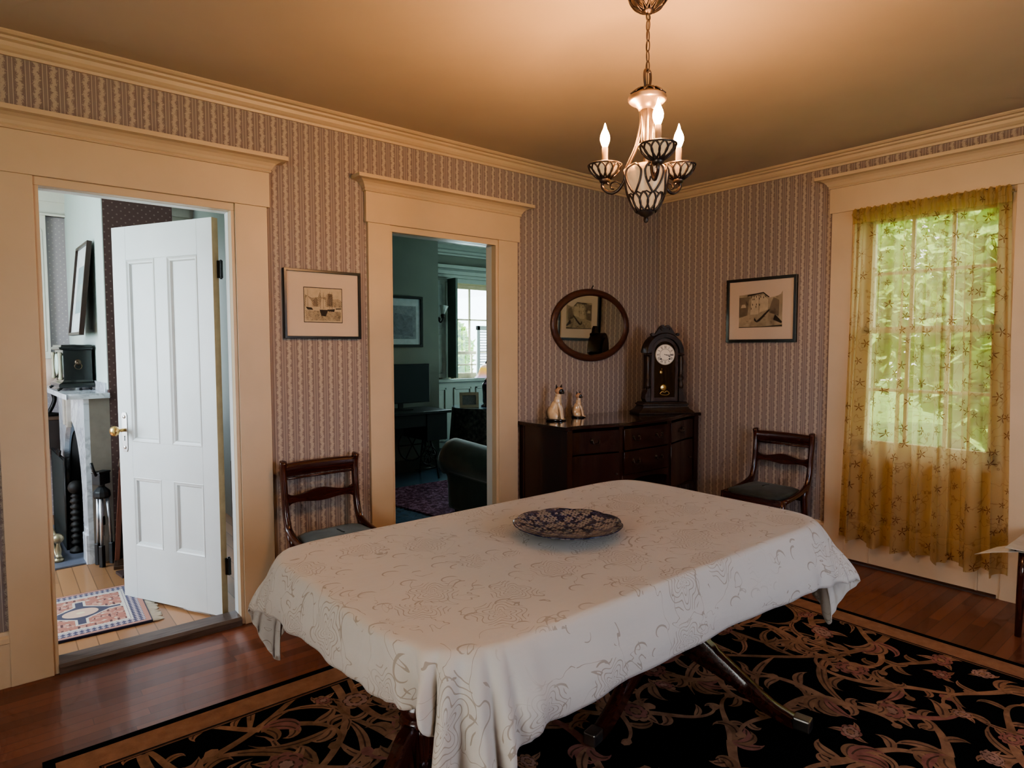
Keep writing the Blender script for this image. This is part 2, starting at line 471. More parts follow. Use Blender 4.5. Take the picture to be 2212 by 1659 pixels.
# ------------------------------------------------------------------ big floral rug
def yarn(name, col, var=.3):
    M = Mat(name, col, .97, spec=.04)
    n = M.noise(22); f = M.noise(420, detail=2)
    M.color(M.mix(f * .5, M.ramp(n, [(.3, tuple(c * (1 - var) for c in col)), (.7, tuple(min(1, c * (1 + var)) for c in col))]), tuple(c * .45 for c in col)))
    M.bump(f, .5, .002); return M.m
Y_black = yarn('black_wool', (.0035, .0038, .0045)); Y_band = yarn('peach_band_wool', (.34, .175, .105), .18)
Y_tan = yarn('tan_wool', (.36, .19, .115)); Y_gold = yarn('ochre_wool', (.29, .155, .09)); Y_rose = yarn('dusty_rose_wool', (.33, .14, .11)); Y_dk = yarn('brown_wool', (.12, .065, .045))
Y_pink = yarn('pale_rose_wool', (.40, .23, .18))
class Rug:
    def __init__(s, mb, z, x0, x1, y0, y1): s.mb, s.z, s.b = mb, z, (x0, x1, y0, y1); s.k = 0
    def inside(s, x, y): return s.b[0] < x < s.b[1] and s.b[2] < y < s.b[3]
    def P(s, x, y):
        return (min(max(x, s.b[0]), s.b[1]), min(max(y, s.b[2]), s.b[3]), s.z + s.k)
    def bump(s):
        s.k += .0000035
        if s.k > .004: s.k = .0
    def ribbon(s, pts, w, mi):
        w = [q * 1.5 for q in w]; s.bump(); s.mb.mi = mi; n = len(pts); pr = None
        for i, (x, y) in enumerate(pts):
            a = pts[max(i - 1, 0)]; b = pts[min(i + 1, n - 1)]; dx, dy = b[0] - a[0], b[1] - a[1]; L = math.hypot(dx, dy) or 1
            ww = w[i] / 2; nx, ny = -dy / L * ww, dx / L * ww
            cur = (s.mb.v(s.P(x + nx, y + ny)), s.mb.v(s.P(x - nx, y - ny)))
            if pr: s.mb._f([pr[0], pr[1], cur[1], cur[0]])
            pr = cur
    def blob(s, x, y, r, lobes, amp, rot, mi, sq=1.0):
        s.bump(); s.mb.mi = mi; vs = []; n = max(18, lobes * 6)
        for i in range(n):
            a = 2 * pi * i / n; rr = r * (1 - amp + amp * abs(math.cos(lobes * a / 2)) * 2 - amp * .4 * math.cos(lobes * a))
            px, py = rr * math.cos(a), rr * sq * math.sin(a)
            vs.append(s.mb.v(s.P(x + px * math.cos(rot) - py * math.sin(rot), y + px * math.sin(rot) + py * math.cos(rot))))
        s.mb._f(vs)
    def leaf(s, x, y, h, L, W, mi, curl=1.2):
        pts = []; w = []; n = 12
        for i in range(n):
            t = i / (n - 1); pts.append((x, y)); w.append(W * (math.sin(pi * min(1, t * 1.05)) ** .8 * (1 - .45 * t) + .02))
            x += math.cos(h) * L / n; y += math.sin(h) * L / n; h += curl / n * (1 + 2 * t)
        s.ribbon(pts, w, mi)
        s.ribbon(pts[2:-2], [W * .13] * (n - 4), 6)
    def scroll(s, x, y, h, L, W, mi, k0, k1, leaves=2, n=26):
        pts = []; w = []; hd = []
        for i in range(n):
            t = i / (n - 1); pts.append((x, y)); hd.append(h); w.append(W * (1 - .72 * t) + (W * .8 if i > n - 4 else 0) * (1 if i < n - 1 else .3))
            x += math.cos(h) * L / n; y += math.sin(h) * L / n; h += (k0 + (k1 - k0) * t * t) * L / n
        s.ribbon(pts, w, mi)
        for q in range(leaves):
            i = int(n * (.15 + .6 * (q + .5) / leaves)); sd = 1 if (q % 2) else -1
            s.leaf(pts[i][0], pts[i][1], hd[i] + sd * .7, L * random.uniform(.22, .38), W * random.uniform(1.0, 1.6), random.choice((2, 3, 2)), sd * random.uniform(.6, 2.0))
        return pts, hd
    def flower(s, x, y, r, rot, mi=4):
        sq = random.uniform(.6, .95)
        for q in range(3): s.leaf(x, y, rot + q * 2.1 + .5, r * 1.9, r * .5, 2, random.uniform(-1, 1))
        s.blob(x, y, r, 8, .16, rot, mi, sq); s.blob(x, y, r * .80, 8, .14, rot + .3, 6, sq); s.blob(x, y, r * .72, 7, .15, rot + .3, 7 if random.random() < .5 else 4, sq)
        s.blob(x, y, r * .40, 6, .2, rot + .1, 6, sq); s.blob(x, y, r * .32, 6, .2, rot + .5, 2 if random.random() < .4 else 7, sq)
RX0, RX1, RY0, RY1 = -4.35, -.875, -3.42, -.735
mb = MB(); mb.mi = 0; mb.bb(RX0, RX1, RY0, RY1, .0005, .010)
def ring_rect(mb, i0, i1, mi, z):
    mb.mi = mi
    a = (RX0 + i0, RX1 - i0, RY0 + i0, RY1 - i0); b = (RX0 + i1, RX1 - i1, RY0 + i1, RY1 - i1)
    A = [(a[0], a[2], z), (a[1], a[2], z), (a[1], a[3], z), (a[0], a[3], z)]; B = [(b[0], b[2], z), (b[1], b[2], z), (b[1], b[3], z), (b[0], b[3], z)]
    for i in range(4): mb.quad(A[i], A[(i + 1) % 4], B[(i + 1) % 4], B[i])
ring_rect(mb, .035, .150, 1, .0104); ring_rect(mb, .156, .161, 6, .0104); ring_rect(mb, .163, .168, 1, .0104)
rg = Rug(mb, .0106, RX0 + .175, RX1 - .175, RY0 + .175, RY1 - .175)
random.seed(11)
cells = []
gx, gy = 10, 8
fx0, fx1, fy0, fy1 = rg.b
for i in range(gx):
    for j in range(gy):
        cells.append((fx0 + (i + .5 + random.uniform(-.28, .28)) * (fx1 - fx0) / gx, fy0 + (j + .5 + random.uniform(-.28, .28)) * (fy1 - fy0) / gy, (i + j) % 2))
# sweeping main stems
for k in range(9):
    x = fx0 + .1 + k * .36; y = fy0 if k % 2 else fy1; h = (pi / 2 if k % 2 else -pi / 2) + random.uniform(-.5, .5)
    pts, hd = rg.scroll(x, y, h, 1.5, .024, 2 if k % 3 else 3, random.choice((-1, 1)) * 1.6, random.choice((-1, 1)) * 4.5, 7, 44)
for k in range(6):
    x = fx0 if k % 2 else fx1; y = fy0 + .25 + k * .38; h = (0 if k % 2 else pi) + random.uniform(-.4, .4)
    rg.scroll(x, y, h, 1.6, .024, 3 if k % 3 else 2, random.choice((-1, 1)) * 1.5, random.choice((-1, 1)) * 4.2, 7, 44)
for (x, y, p) in cells:
    h = random.uniform(0, 2 * pi); sd = random.choice((-1, 1))
    rg.scroll(x, y, h, random.uniform(.36, .50), .026, random.choice((2, 3, 2, 4)), sd * 1.5, sd * random.uniform(18, 28), 3)
    rg.scroll(x, y, h + pi + random.uniform(-.4, .4), random.uniform(.28, .42), .022, random.choice((2, 3)), sd * 2, -sd * random.uniform(14, 22), 2)
    if p: rg.flower(x + random.uniform(-.03, .03), y, random.uniform(.045, .072), random.uniform(0, 6), random.choice((4, 4, 2)))
    else:
        for q in range(4): rg.leaf(x, y, h + 1.1 + q * .5 * sd, random.uniform(.13, .22), .034, random.choice((2, 3, 4)), sd * random.uniform(.5, 2.2))
for k in range(60):
    x = random.uniform(fx0 + .06, fx1 - .06); y = random.uniform(fy0 + .06, fy1 - .06)
    if min((x - a) ** 2 + (y - b) ** 2 for a, b, p in cells) > .018: rg.flower(x, y, random.uniform(.03, .05), random.uniform(0, 6), random.choice((2, 4, 7)))
rug = obj('area_rug', mb, [Y_black, Y_band, Y_tan, Y_gold, Y_rose, Y_dk, Y_dk, Y_pink])
tag(rug, 'large black rug with tan and rose scrolling flowers and a peach border, under the table', 'rug')

# ------------------------------------------------------------------ dining table
RUGZ = .0155
TX0, TX1, TY0, TY1 = -3.745, -1.875, -2.30, -1.262
t = thing('dining_table', 'long dark mahogany pedestal dining table under a cream tablecloth', 'table', (-2.82, -1.78, RUGZ))
def rrect(x0, x1, y0, y1, r, n=8):
    out = []
    for cx, cy, a0 in ((x1 - r, y1 - r, 0), (x0 + r, y1 - r, pi / 2), (x0 + r, y0 + r, pi), (x1 - r, y0 + r, 1.5 * pi)):
        for i in range(n + 1):
            a = a0 + pi / 2 * i / n; out.append((cx + r * math.cos(a), cy + r * math.sin(a)))
    return out
mb = MB(); mb.prism(rrect(TX0 + 2.82 + .03, TX1 + 2.82 - .03, TY0 + 1.78 + .03, TY1 + 1.78 - .03, .24), .728 - RUGZ, .757 - RUGZ, 'z')
obj('tabletop', mb, M_mahog, t, bevel=.006)
mb = MB(); mb.bb(-.75, .75, -.28, .28, .66, .712); obj('apron', mb, M_mahog, t, bevel=.004)
M_caps = simple('brass_toe_cap', (.30, .27, .24), .3, .9)
for k, (px, angs) in enumerate(((.57, (-80, 12, 104, -168)), (-.64, (-150, 50, -50)))):
    mb = MB(); fl = lambda a: 1 - .05 * (math.cos(a * 14) > .2)
    mb.lathe([(.09, .66), (.09, .645), (.05, .63), (.045, .60), (.06, .585), (.062, .57), (.045, .555), (.038, .48), (.050, .40), (.052, .385), (.046, .37), (.060, .355), (.064, .34), (.056, .325), (.052, .318), (.060, .308), (.062, .298), (.056, .290)], 40, (px, 0, 0))
    mb.lathe([(.054, .290), (.056, .27), (.050, .20), (.046, .16)], 84, (px, 0, 0), scal=fl)
    mb.lathe([(.055, .16), (.060, .15), (.052, .13), (.02, .12)], 40, (px, 0, 0))
    obj('pedestal_column', mb, M_mahog_z, t, smooth=True)
    for a in angs:
        a = math.radians(a); ux, uy = math.cos(a), math.sin(a); mb = MB()
        path = spline([(.03, .21, .15), (.075, .235, .15), (.11, .22, .13), (.20, .18, .10), (.32, .125, .065), (.44, .060, .050), (.53, .034, .042), (.545, .033, .04)], 4)
        rings = []
        for i, (r, z, w) in enumerate(path):
            q = path[min(i + 1, len(path) - 1)]; p = path[max(i - 1, 0)]; dr, dz = q[0] - p[0], q[1] - p[1]; L = math.hypot(dr, dz); nr, nz = -dz / L, dr / L
            h = w / 2; hw = .024
            rings.append([(px + (r + nr * b) * ux - s * uy, (r + nr * b) * uy + s * ux, z + nz * b) for s, b in ((-hw, -h), (hw, -h), (hw, h * .8), (hw * .7, h), (-hw * .7, h), (-hw, h * .8))])
        mb.rings(rings); leg = obj('leg', mb, M_mahog, t, auto=50)
        mb = MB()
        mb.box((px + .572 * ux, .572 * uy, .035), (.062, .05, .046), Matrix.Rotation(a, 3, 'Z')); obj('toe_cap', mb, M_caps, leg, bevel=.006)
        mb = MB(); mb.lathe([(.004, 0), (.013, .001), (.014, .013), (.004, .016)], 14, (px + .57 * ux, .57 * uy, 0)); obj('caster', mb, M_brass, leg, smooth=True)

# ------------------------------------------------------------------ tablecloth (draped, with two folded corners)
EZ = .7655
def drape():
    """list of stations: (edge x, edge y, hem x, hem y, hem z, outward bulge)"""
    st = []
    def seg(a, b, n):
        for i in range(n):
            t = i / n; st.append([p + (q - p) * t for p, q in zip(a, b)])
    r = .15
    # anticlockwise from the south side, west end
    K = [
        (TX0 + .24, TY0, TX0 + .235, TY0 - .06, .560, .015), (-3.3, TY0, -3.3, TY0 - .050, .565, .015), (-2.8, TY0, -2.8, TY0 - .040, .560, .012), (-2.3, TY0, -2.27, TY0 - .05, .550, .015),
        (TX1 - r - .03, TY0, TX1 - r + .01, TY0 - .07, .548, .01), (TX1 - r * .62, TY0 + r * .10, TX1 - .03, TY0 - .09, .538, .0), (TX1 - r * .30, TY0 + r * .30, TX1 + .045, TY0 - .105, .528, -.004),
        (TX1 - r * .22, TY0 + r * .40, TX1 + .0, TY0 - .040, .43, .0), (TX1 - r * .14, TY0 + r * .55, TX1 - .015, TY0 - .015, .345, .0), (TX1 - .008, TY0 + r * .8, TX1 + .02, TY0 + .07, .44, .0),
        (TX1, TY0 + r + .05, TX1 + .035, TY0 + .19, .54, .01), (TX1, -1.78, TX1 + .045, -1.78, .575, .015), (TX1, TY1 - r - .05, TX1 + .045, TY1 - r, .56, .015),
        (TX1 - r * .30, TY1 - r * .30, TX1 + .05, TY1 + .05, .42, .0), (TX1 - r - .05, TY1, TX1 - r, TY1 + .05, .56, .01),
        (-2.4, TY1, -2.4, TY1 + .04, .58, .012), (-2.9, TY1, -2.9, TY1 + .04, .58, .012), (-3.4, TY1, -3.42, TY1 + .04, .58, .012),
        (TX0 + r + .03, TY1, TX0 + r, TY1 + .03, .54, .0), (TX0 + r * .55, TY1 - r * .14, TX0 + .065, TY1 + .045, .44, .0), (TX0 + r * .40, TY1 - r * .22, TX0 + .052, TY1 + .055, .345, .0), (TX0 + r * .33, TY1 - r * .28, TX0 + .0, TY1 + .06, .44, .0),
        (TX0 + r * .25, TY1 - r * .35, TX0 - .045, TY1 + .055, .548, -.004), (TX0 + r * .10, TY1 - r * .62, TX0 - .042, TY1 - .02, .575, .0),
        (TX0, TY1 - r - .02, TX0 - .036, TY1 - .14, .60, .01), (TX0, -1.62, TX0 - .030, -1.60, .607, .012), (TX0, -1.88, TX0 - .024, -1.89, .620, .010), (TX0 + .004, -2.06, TX0 - .006, -2.085, .622, .008),
        (TX0 + .022, TY0 + .16, TX0 + .006, TY0 + .085, .648, .004), (TX0 + .05, TY0 + .09, TX0 + .012, TY0 + .018, .650, .003), (TX0 + .075, TY0 + .055, TX0 - .012, TY0 - .03, .50, .006), (TX0 + .11, TY0 + .03, TX0 + .03, TY0 - .085, .37, .010), (TX0 + .15, TY0 + .012, TX0 + .115, TY0 - .10, .40, .010), (TX0 + .19, TY0 + .002, TX0 + .165, TY0 - .075, .50, .012)]
    return K
K = drape(); NS = 12
C_ = spline(K, NS, closed=True)
mb = MB()
uvs = {}
def wrin(x, y): return .0010 * math.sin(x * 9 + y * 4) * math.sin(y * 11 - x * 3)
cx, cy = (TX0 + TX1) / 2, (TY0 + TY1) / 2
N = len(C_)
rings = []; uvr = []
for f in (.02, .12, .25, .4, .55, .7, .82, .92, .97):
    rings.append([(cx + (q[0] - cx) * f, cy + (q[1] - cy) * f, EZ + wrin(cx + (q[0] - cx) * f, cy + (q[1] - cy) * f)) for q in C_])
    uvr.append([(cx + (q[0] - cx) * f, cy + (q[1] - cy) * f) for q in C_])
NV = 16
rings.append([(q[0] + (q[0] - cx) * -.004, q[1], EZ) for q in C_]); uvr.append([(q[0], q[1]) for q in C_])
for j in range(1, NV + 1):
    t = j / NV; ring = []; uv = []
    for i, q in enumerate(C_):
        ex, ey, hx, hy, hz, bg = q
        # outward direction
        a, b = C_[i - 1], C_[(i + 1) % N]; tx, ty = b[0] - a[0], b[1] - a[1]; L = math.hypot(tx, ty) or 1; nx, ny = ty / L, -tx / L
        dz = EZ - hz
        fold = (1 - math.cos(t * pi)) * .5
        # soft roll over the table edge, then a straight fall
        out = 1 - (1 - t) ** 1.6
        drop = (t ** 1.35) if t > .0 else 0
        drop = .25 * (1 - math.cos(min(1, t * 3) * pi / 2)) * .6 + t * (1 - .15)
        rip = .0045 * math.sin(i * .42 + math.sin(i * .13) * 3) * t + .003 * math.sin(i * 1.1) * t * t
        near = math.exp(-((ex - TX0 - .06) ** 2 + (ey - TY0 - .04) ** 2) / .018)
        rip += near * .055 * math.sin(i * .40 + 1.0) * min(1, t * 1.4)
        x = ex + (hx - ex) * out + nx * (bg * math.sin(pi * t) + rip); y = ey + (hy - ey) * out + ny * (bg * math.sin(pi * t) + rip)
        ring.append((x, y, EZ - dz * min(1, drop) + .004 * math.sin(i * .5) * t)); Ls = math.hypot(hx - ex, hy - ey, dz)
        uv.append((ex + nx * Ls * t, ey + ny * Ls * t))
    rings.append(ring); uvr.append(uv)
bm = mb.bm; ul = bm.loops.layers.uv.new('UVMap'); V = [[bm.verts.new(p) for p in r] for r in rings]
uvmap = {}
for r, u in zip(V, uvr):
    for v, q in zip(r, u): uvmap[v] = q
for j in range(len(V) - 1):
    for i in range(N):
        f = bm.faces.new([V[j][i], V[j][(i + 1) % N], V[j + 1][(i + 1) % N], V[j + 1][i]])
        for l in f.loops: l[ul].uv = uvmap[l.vert]
f = bm.faces.new(V[0])
for l in f.loops: l[ul].uv = uvmap[l.vert]
M = Mat('cream_damask', (.60, .55, .50), .75, spec=.35, sheen=.2)
uv = M.coord('UV')
x, y, z = M.xyz(uv)
v = M.node('ShaderNodeTexVoronoi'); v.inputs['Scale'].default_value = 3.6; v.inputs['Randomness'].default_value = .8; M.link(uv, v.inputs['Vector'])
px_, py_, pz_ = M.xyz(v.outputs['Position']); dx, dy = x - px_, y - py_
rr = (dx * dx + dy * dy).m('SQRT'); th = dy.m('ARCTAN2', dx)
nd = M.noise(9, uv, 3)
rose = ((rr * 200.0 + th * 3.0 + (th * 5.0).sin() * 2.4 + nd * 9)).sin().abs().lt(.30) * rr.lt(.075)
v2 = M.node('ShaderNodeTexVoronoi'); v2.inputs['Scale'].default_value = 8.5; v2.inputs['Randomness'].default_value = 1; M.link(uv, v2.inputs['Vector'])
qx, qy, qz = M.xyz(v2.outputs['Position']); ex_, ey_ = x - qx, y - qy
r2 = (ex_ * ex_ + ey_ * ey_).m('SQRT'); th2 = ey_.m('ARCTAN2', ex_)
curl = ((r2 * 62.0 + th2) / (2 * pi)).frac()
curl = (curl - .5).abs().lt(.032) * r2.lt(.045) * rr.gt(.06)
cont = (M.noise(7, uv, 2, .5, 1.2) - .5).abs().lt(.006) * rr.gt(.06) * rr.lt(.15)
pat = rose.mx(curl).mx(cont)
soft = M.noise(2.5, uv, 3)
fl = M.noise(2.2, M.coord('UV', loc=(3, 3, 0)), 1).smooth(.28, .42)
pat = pat * fl
weave = M.noise(900, uv, 1)
basec = M.mix(soft, (.55, .49, .43), (.62, .565, .51))
M.color(M.mix(pat * .8, basec, (.33, .26, .20)))
M.rough((pat * -.12) + .84)
creases = M.noise(1.0, M.coord('UV', scale=(5, 16, 1)), 3)
M.bump(weave * .15 + pat * .6 + creases * 3.0 + M.noise(14, uv, 3) * 1.4, .35, .004)
cl = obj('tablecloth', mb, M.m, smooth=True)
so = cl.modifiers.new('thick', 'SOLIDIFY'); so.thickness = .0016; so.offset = 1
tag(cl, 'cream damask tablecloth with woven roses draped over the dining table', 'tablecloth')

# ------------------------------------------------------------------ plate
M = Mat('blue_chintz_glaze', (.05, .06, .12), .12, coat=.6)
o_ = M.coord()
x, y, z = M.xyz(o_)
v = M.node('ShaderNodeTexVoronoi'); v.inputs['Scale'].default_value = 26; v.inputs['Randomness'].default_value = .75; M.link(M.vec(x, y, 0.0), v.inputs['Vector'])
px_, py_, pz_ = M.xyz(v.outputs['Position']); dx, dy = x - px_, y - py_; rr = (dx * dx + dy * dy).m('SQRT'); th = dy.m('ARCTAN2', dx)
petal = rr.lt((th * 3.0).cos().abs() * .010 + .0085)
eye = rr.lt(.003)
bits = M.noise(75, M.vec(x, y, 0.0), 3, .7).gt(.56)
cc = M.mix(bits * .85, (.006, .012, .075), (.15, .15, .20))
cc = M.mix(petal, cc, (.30, .26, .23)); cc = M.mix(eye, cc, (.04, .03, .05))
M.color(cc)
pl = thing('serving_plate', 'large scalloped blue floral china plate in the middle of the tablecloth', 'plate', (-2.835, -1.79, .7675))
mb = MB(); sc = lambda a: 1 + .022 * (abs(math.sin(a * 4.5)) - .5)
pr = [(.055, .0), (.058, .008), (.075, .008), (.12, .016), (.165, .030), (.196, .041), (.198, .044), (.194, .0455), (.163, .035), (.118, .021), (.08, .0135), (.02, .012), (.0, .012)]
rs = []
for r, z in pr:
    ring = []
    for i in range(108):
        a = 2 * pi * i / 108; k = 1 + (.03 * (abs(math.sin(a * 4.5)) ** .6 - .6)) * min(1, max(0, (r - .09) / .1)); rib = .0012 * max(0, math.cos(a * 9)) ** 30 * (r > .09)
        ring.append((r * k * math.cos(a), r * k * math.sin(a), z + rib + .003 * max(0, (r - .12) / .08) * abs(math.sin(a * 4.5))))
    rs.append(ring)
mb.rings(rs); obj('plate_body', mb, M.m, pl, smooth=True)
mb = MB(); mb.tube([(.1965 * (1 + .03 * (abs(math.sin(a * 4.5)) ** .6 - .6)) * math.cos(a), .1965 * (1 + .03 * (abs(math.sin(a * 4.5)) ** .6 - .6)) * math.sin(a), .044 + .003 * abs(math.sin(a * 4.5))) for a in [2 * pi * i / 108 for i in range(108)]], .0018, 6, closed=True)
obj('rim', mb, simple('dark_blue_rim', (.01, .015, .05), .15), pl, smooth=True)

# ------------------------------------------------------------------ dining chairs
M_seat = Mat('grey_blue_velvet', (.06, .075, .078), .85, sheen=.12); n = M_seat.noise(9); M_seat.color(M_seat.ramp(n, [(.3, (.022, .029, .027)), (.7, (.055, .070, .070))])); M_seat.bump(M_seat.noise(300), .2, .001); M_seat = M_seat.m
def make_chair(label):
    """faces local -y; back at y=0; origin on the floor under the back centre"""
    t = thing('dining_chair', label, 'chair', group='matching mahogany dining chairs against the walls')
    W = .205
    for s in (-1, 1):
        # one post: curved back stile running into the rear sabre leg
        pts = spline([(s * (W + .004), -.010, .848, .019), (s * (W + .002), .000, .80, .0185), (s * W, -.008, .70, .018), (s * W, -.022, .58, .018), (s * W, -.050, .50, .019), (s * W, -.085, .455, .022), (s * W, -.095, .40, .022), (s * W, -.070, .25, .019), (s * (W + .005), -.020, .0, .015)], 5)
        mb = MB(); mb.tube([p[:3] for p in pts], [p[3] for p in pts], 10, flat=1.25, up=(1, 0, 0)); obj('stile', mb, M_mahog_z, t, smooth=True)
        mb = MB(); mb.tube(bez((s * W, -.045, .50), (s * W, -.09, .47), (s * (W + .006), -.16, .445), (s * (W + .012), -.40, .43), 10), [.020 - .004 * i / 10 for i in range(11)], 8); obj('seat_rail', mb, M_mahog, t, smooth=True)
        mb = MB(); p = bez((s * (W + .008), -.405, .44), (s * (W + .008), -.43, .30), (s * (W + .008), -.415, .15), (s * (W + .01), -.47, .0), 8); mb.tube(p, [.022 - .009 * i / 8 for i in range(9)], 8); obj('leg', mb, M_mahog_z, t, smooth=True)
    mb = MB(); rs = []
    for i in range(9):
        u = -1 + 2 * i / 8; y = .004 + .012 * (1 - u * u); h = .836 + .004 * (1 - u * u)
        rs.append([(u * W, y - .014, h - .072), (u * W, y - .020, h - .05), (u * W, y - .022, h - .02), (u * W, y - .014, h - .004), (u * W, y, h), (u * W, y + .012, h - .006), (u * W, y + .010, h - .072)])
    mb.rings(rs); obj('crest_rail', mb, M_mahog, t, auto=60)
    mb = MB(); mb.tube([(-W, -.012, .757), (W, -.012, .757)], .006, 8); obj('bead_rail', mb, M_mahog, t, smooth=True)
    mb = MB(); rs = []
    for i in range(25):
        u = -1 + 2 * i / 24; c_ = math.exp(-(u / .42) ** 2); e = max(0, (abs(u) - .62) / .38) ** 2
        hh = .016 + .020 * c_ + .020 * e; zc = .643 + .006 * c_; hh += .012 * max(0, (abs(u) - .86) / .14); y = -.012 + .008 * (1 - u * u)
        rs.append([(u * W, y - .009, zc - hh), (u * W, y + .009, zc - hh), (u * W, y + .009, zc + hh), (u * W, y - .009, zc + hh)])
    mb.rings(rs); obj('splat_rail', mb, M_mahog, t, auto=50)
    mb = MB(); mb.bb(-W - .006, W + .006, -.43, -.40, .385, .445); obj('front_rail', mb, M_mahog, t, bevel=.004)
    mb = MB(); mb.bb(-W, W, -.10, -.075, .39, .44); obj('rear_rail', mb, M_mahog, t, bevel=.004)
    mb = MB(); rs = []
    for k, (f, z) in enumerate(((.0, .440), (.0, .456), (.012, .468), (.04, .478), (.09, .486), (.15, .4905), (.16, .491))):
        b = rrect(-W + .018 + f, W - .018 - f, -.43 + f, -.065 - f * .8, max(.02, .05 - f * .1), 5)
        rs.append([(x * (1 + .06 * (-(y) - .1)), y, z) for x, y in b])
    mb.rings(rs); obj('seat', mb, M_seat, t, smooth=True)
    return t
ch1 = make_chair('dark mahogany dining chair with grey-blue seat between the two doorways')
ch1.location = (-3.062, -.085, 0); ch1.rotation_euler = (0, 0, math.radians(2))
ch2 = dup(ch1, (-.075, -1.185, 0), math.radians(-90), 'dark mahogany dining chair with grey-green seat between sideboard and window')

# small table with a white cloth at the right edge of the view
t = thing('side_table', 'low dark table with slim legs at the right edge of the photo', 'table', (-.30, -2.86, 0))
mb = MB(); mb.bb(-.24, .24, -.24, .24, .430, .448); obj('tabletop', mb, M_mahog, t, bevel=.004)
for sx in (-1, 1):
    for sy in (-1, 1):
        mb = MB(); mb.tube([(sx * .205, sy * .205, .43), (sx * .21, sy * .21, .30), (sx * .215, sy * .215, 0)], [.024, .020, .014], 10); obj('leg', mb, M_mahog_z, t, smooth=True)
mb = MB()
cp = [(-.27, .27), (.27, .27), (.27, -.27), (-.27, -.27)]
rs = [[(x * .9, y * .9, .4495) for x, y in cp], [(x, y, .449) for x, y in cp]]
mb.prism([(x, y) for x, y in cp], .449, .4515, 'z')
mb.prism([(-.27, .10), (-.27, .27), (-.10, .27)], .4515, .4525, 'z')
A = [(-.27, .05, .451), (-.10, .27, .451), (-.23, .385, .418), (-.235, .395, .395), (-.245, .38, .395)]
mb.rings([[(-.27, .05, .450), (-.27, .05, .453), (-.26, .055, .4535)], [(-.25, .22, .435), (-.25, .22, .439), (-.17, .25, .450)], [(-.235, .33, .402), (-.235, .33, .406), (-.19, .32, .425)], [(-.228, .405, .372), (-.228, .405, .374), (-.22, .40, .376)]])
cl2 = obj('table_runner', mb, simple('ivory_linen', (.58, .53, .46), .8, bump=.2), loc=(-.30, -2.86, 0)); tag(cl2, 'stiff ivory cloth with a pointed corner jutting over the low table at right', 'cloth')

# ------------------------------------------------------------------ sideboard
SBX0, SBX1, SBY = -1.585, -.075, -.015
sb = thing('sideboard', 'dark mahogany serpentine-front sideboard in the corner below the oval mirror', 'sideboard', (-.83, 0, 0))
def front(u, ex=0.0):  # u in 0..1 along width, returns y of the serpentine front
    e = min(u, 1 - u)
    s = .5 - .5 * math.cos(pi * min(1, max(0, (e - .10) / .27)))
    return -.505 - .075 * s + (.018 * math.sin(pi * min(1, e / .14)) if e < .14 else 0) - ex
def outline(ov=0.0, back=SBY, n=40, inset=0.0):
    w = SBX1 - SBX0; pts = [(SBX0 + .83 - ov + inset, back)]
    for i in range(n + 1):
        u = i / n; pts.append((SBX0 + .83 - ov + inset + (w + 2 * ov - 2 * inset) * u, front(u) - ov + inset))
    pts.append((SBX1 + .83 + ov - inset, back)); return pts
mb = MB(); mb.prism(outline(0.0), .905, .926, 'z'); obj('top', mb, M_board, sb, bevel=.004)
M_gt = Mat('glass_sheet', (.02, .018, .016), .06, coat=1.0, spec=.8); M_gt.color(M_gt.ramp(M_gt.noise(5), [(.3, (.018, .013, .010)), (.7, (.035, .024, .018))]))
mb = MB(); mb.prism(outline(-.004, SBY - .004), .9265, .931, 'z'); obj('glass_sheet', mb, M_gt.m, sb)
# carcass
BZ = .905; w = SBX1 - SBX0 - .05; x0 = SBX0 + .83 + .025
def fy(x): return front((x - x0) / w) + .02
mb = MB()
mb.bb(x0, x0 + .02, -.49, SBY, .38, BZ); mb.bb(x0 + w - .02, x0 + w, -.49, SBY, .38, BZ)
mb.bb(x0, x0 + w, SBY - .012, SBY, .38, BZ)
xa, xb = x0 + .46, x0 + w - .46
mb.bb(xa - .01, xa + .01, -.53, SBY, .38, BZ); mb.bb(xb - .01, xb + .01, -.53, SBY, .38, BZ)
mb.bb(x0, xa, -.49, SBY, .37, .39); mb.bb(xb, x0 + w, -.49, SBY, .37, .39); mb.bb(xa, xb, -.53, SBY, .535, .55)
obj('carcass', mb, M_board, sb, bevel=.003)
def curved(name, a, b, z0, z1, ex=.0, mat=M_board, arch=0.0, th=.02, parent=sb):
    mb = MB(); n = 12; rs = []
    for i in range(n + 1):
        x = a + (b - a) * i / n; y = fy(x) - ex; zb = z0 + arch * math.sin(pi * i / n)
        rs.append([(x, y, zb), (x, y + th, zb), (x, y + th, z1), (x, y, z1)])
    mb.rings(rs); return obj(name, mb, mat, parent, auto=50, bevel=.002)
def bail(parent, x, z):
    y = fy(x) - .014; mb = MB()
    for s in (-1, 1):
        mb.prism([(x + s * .032 - .012, z), (x + s * .032, z + .014), (x + s * .032 + .012, z), (x + s * .032, z - .014)], y - .001, y + .003, 'y')
        mb.ball((x + s * .032, y - .005, z), .005, 8, 6)
    mb.tube(spline([(x - .032, y - .006, z), (x - .030, y - .012, z - .016), (x - .018, y - .014, z - .026), (x + .018, y - .014, z - .026), (x + .030, y - .012, z - .016), (x + .032, y - .006, z)], 4), .0026, 6)
    obj('bail_handle', mb, M_hand, parent, smooth=True)
M_hand = simple('tarnished_brass', (.09, .07, .05), .4, .9)
for a, b in ((x0 + .055, xa - .02), (xb + .02, x0 + w - .055)):
    d = curved('drawer', a, b, .735, .885, .012); bail(d, (a + b) / 2, .825)
    d = curved('cabinet_door', a, b, .39, .725, .012)
    mb = MB(); mb.ball((b - .03, fy(b - .03) - .018, .58), .008, 8, 6); obj('knob', mb, M_hand, d, smooth=True)
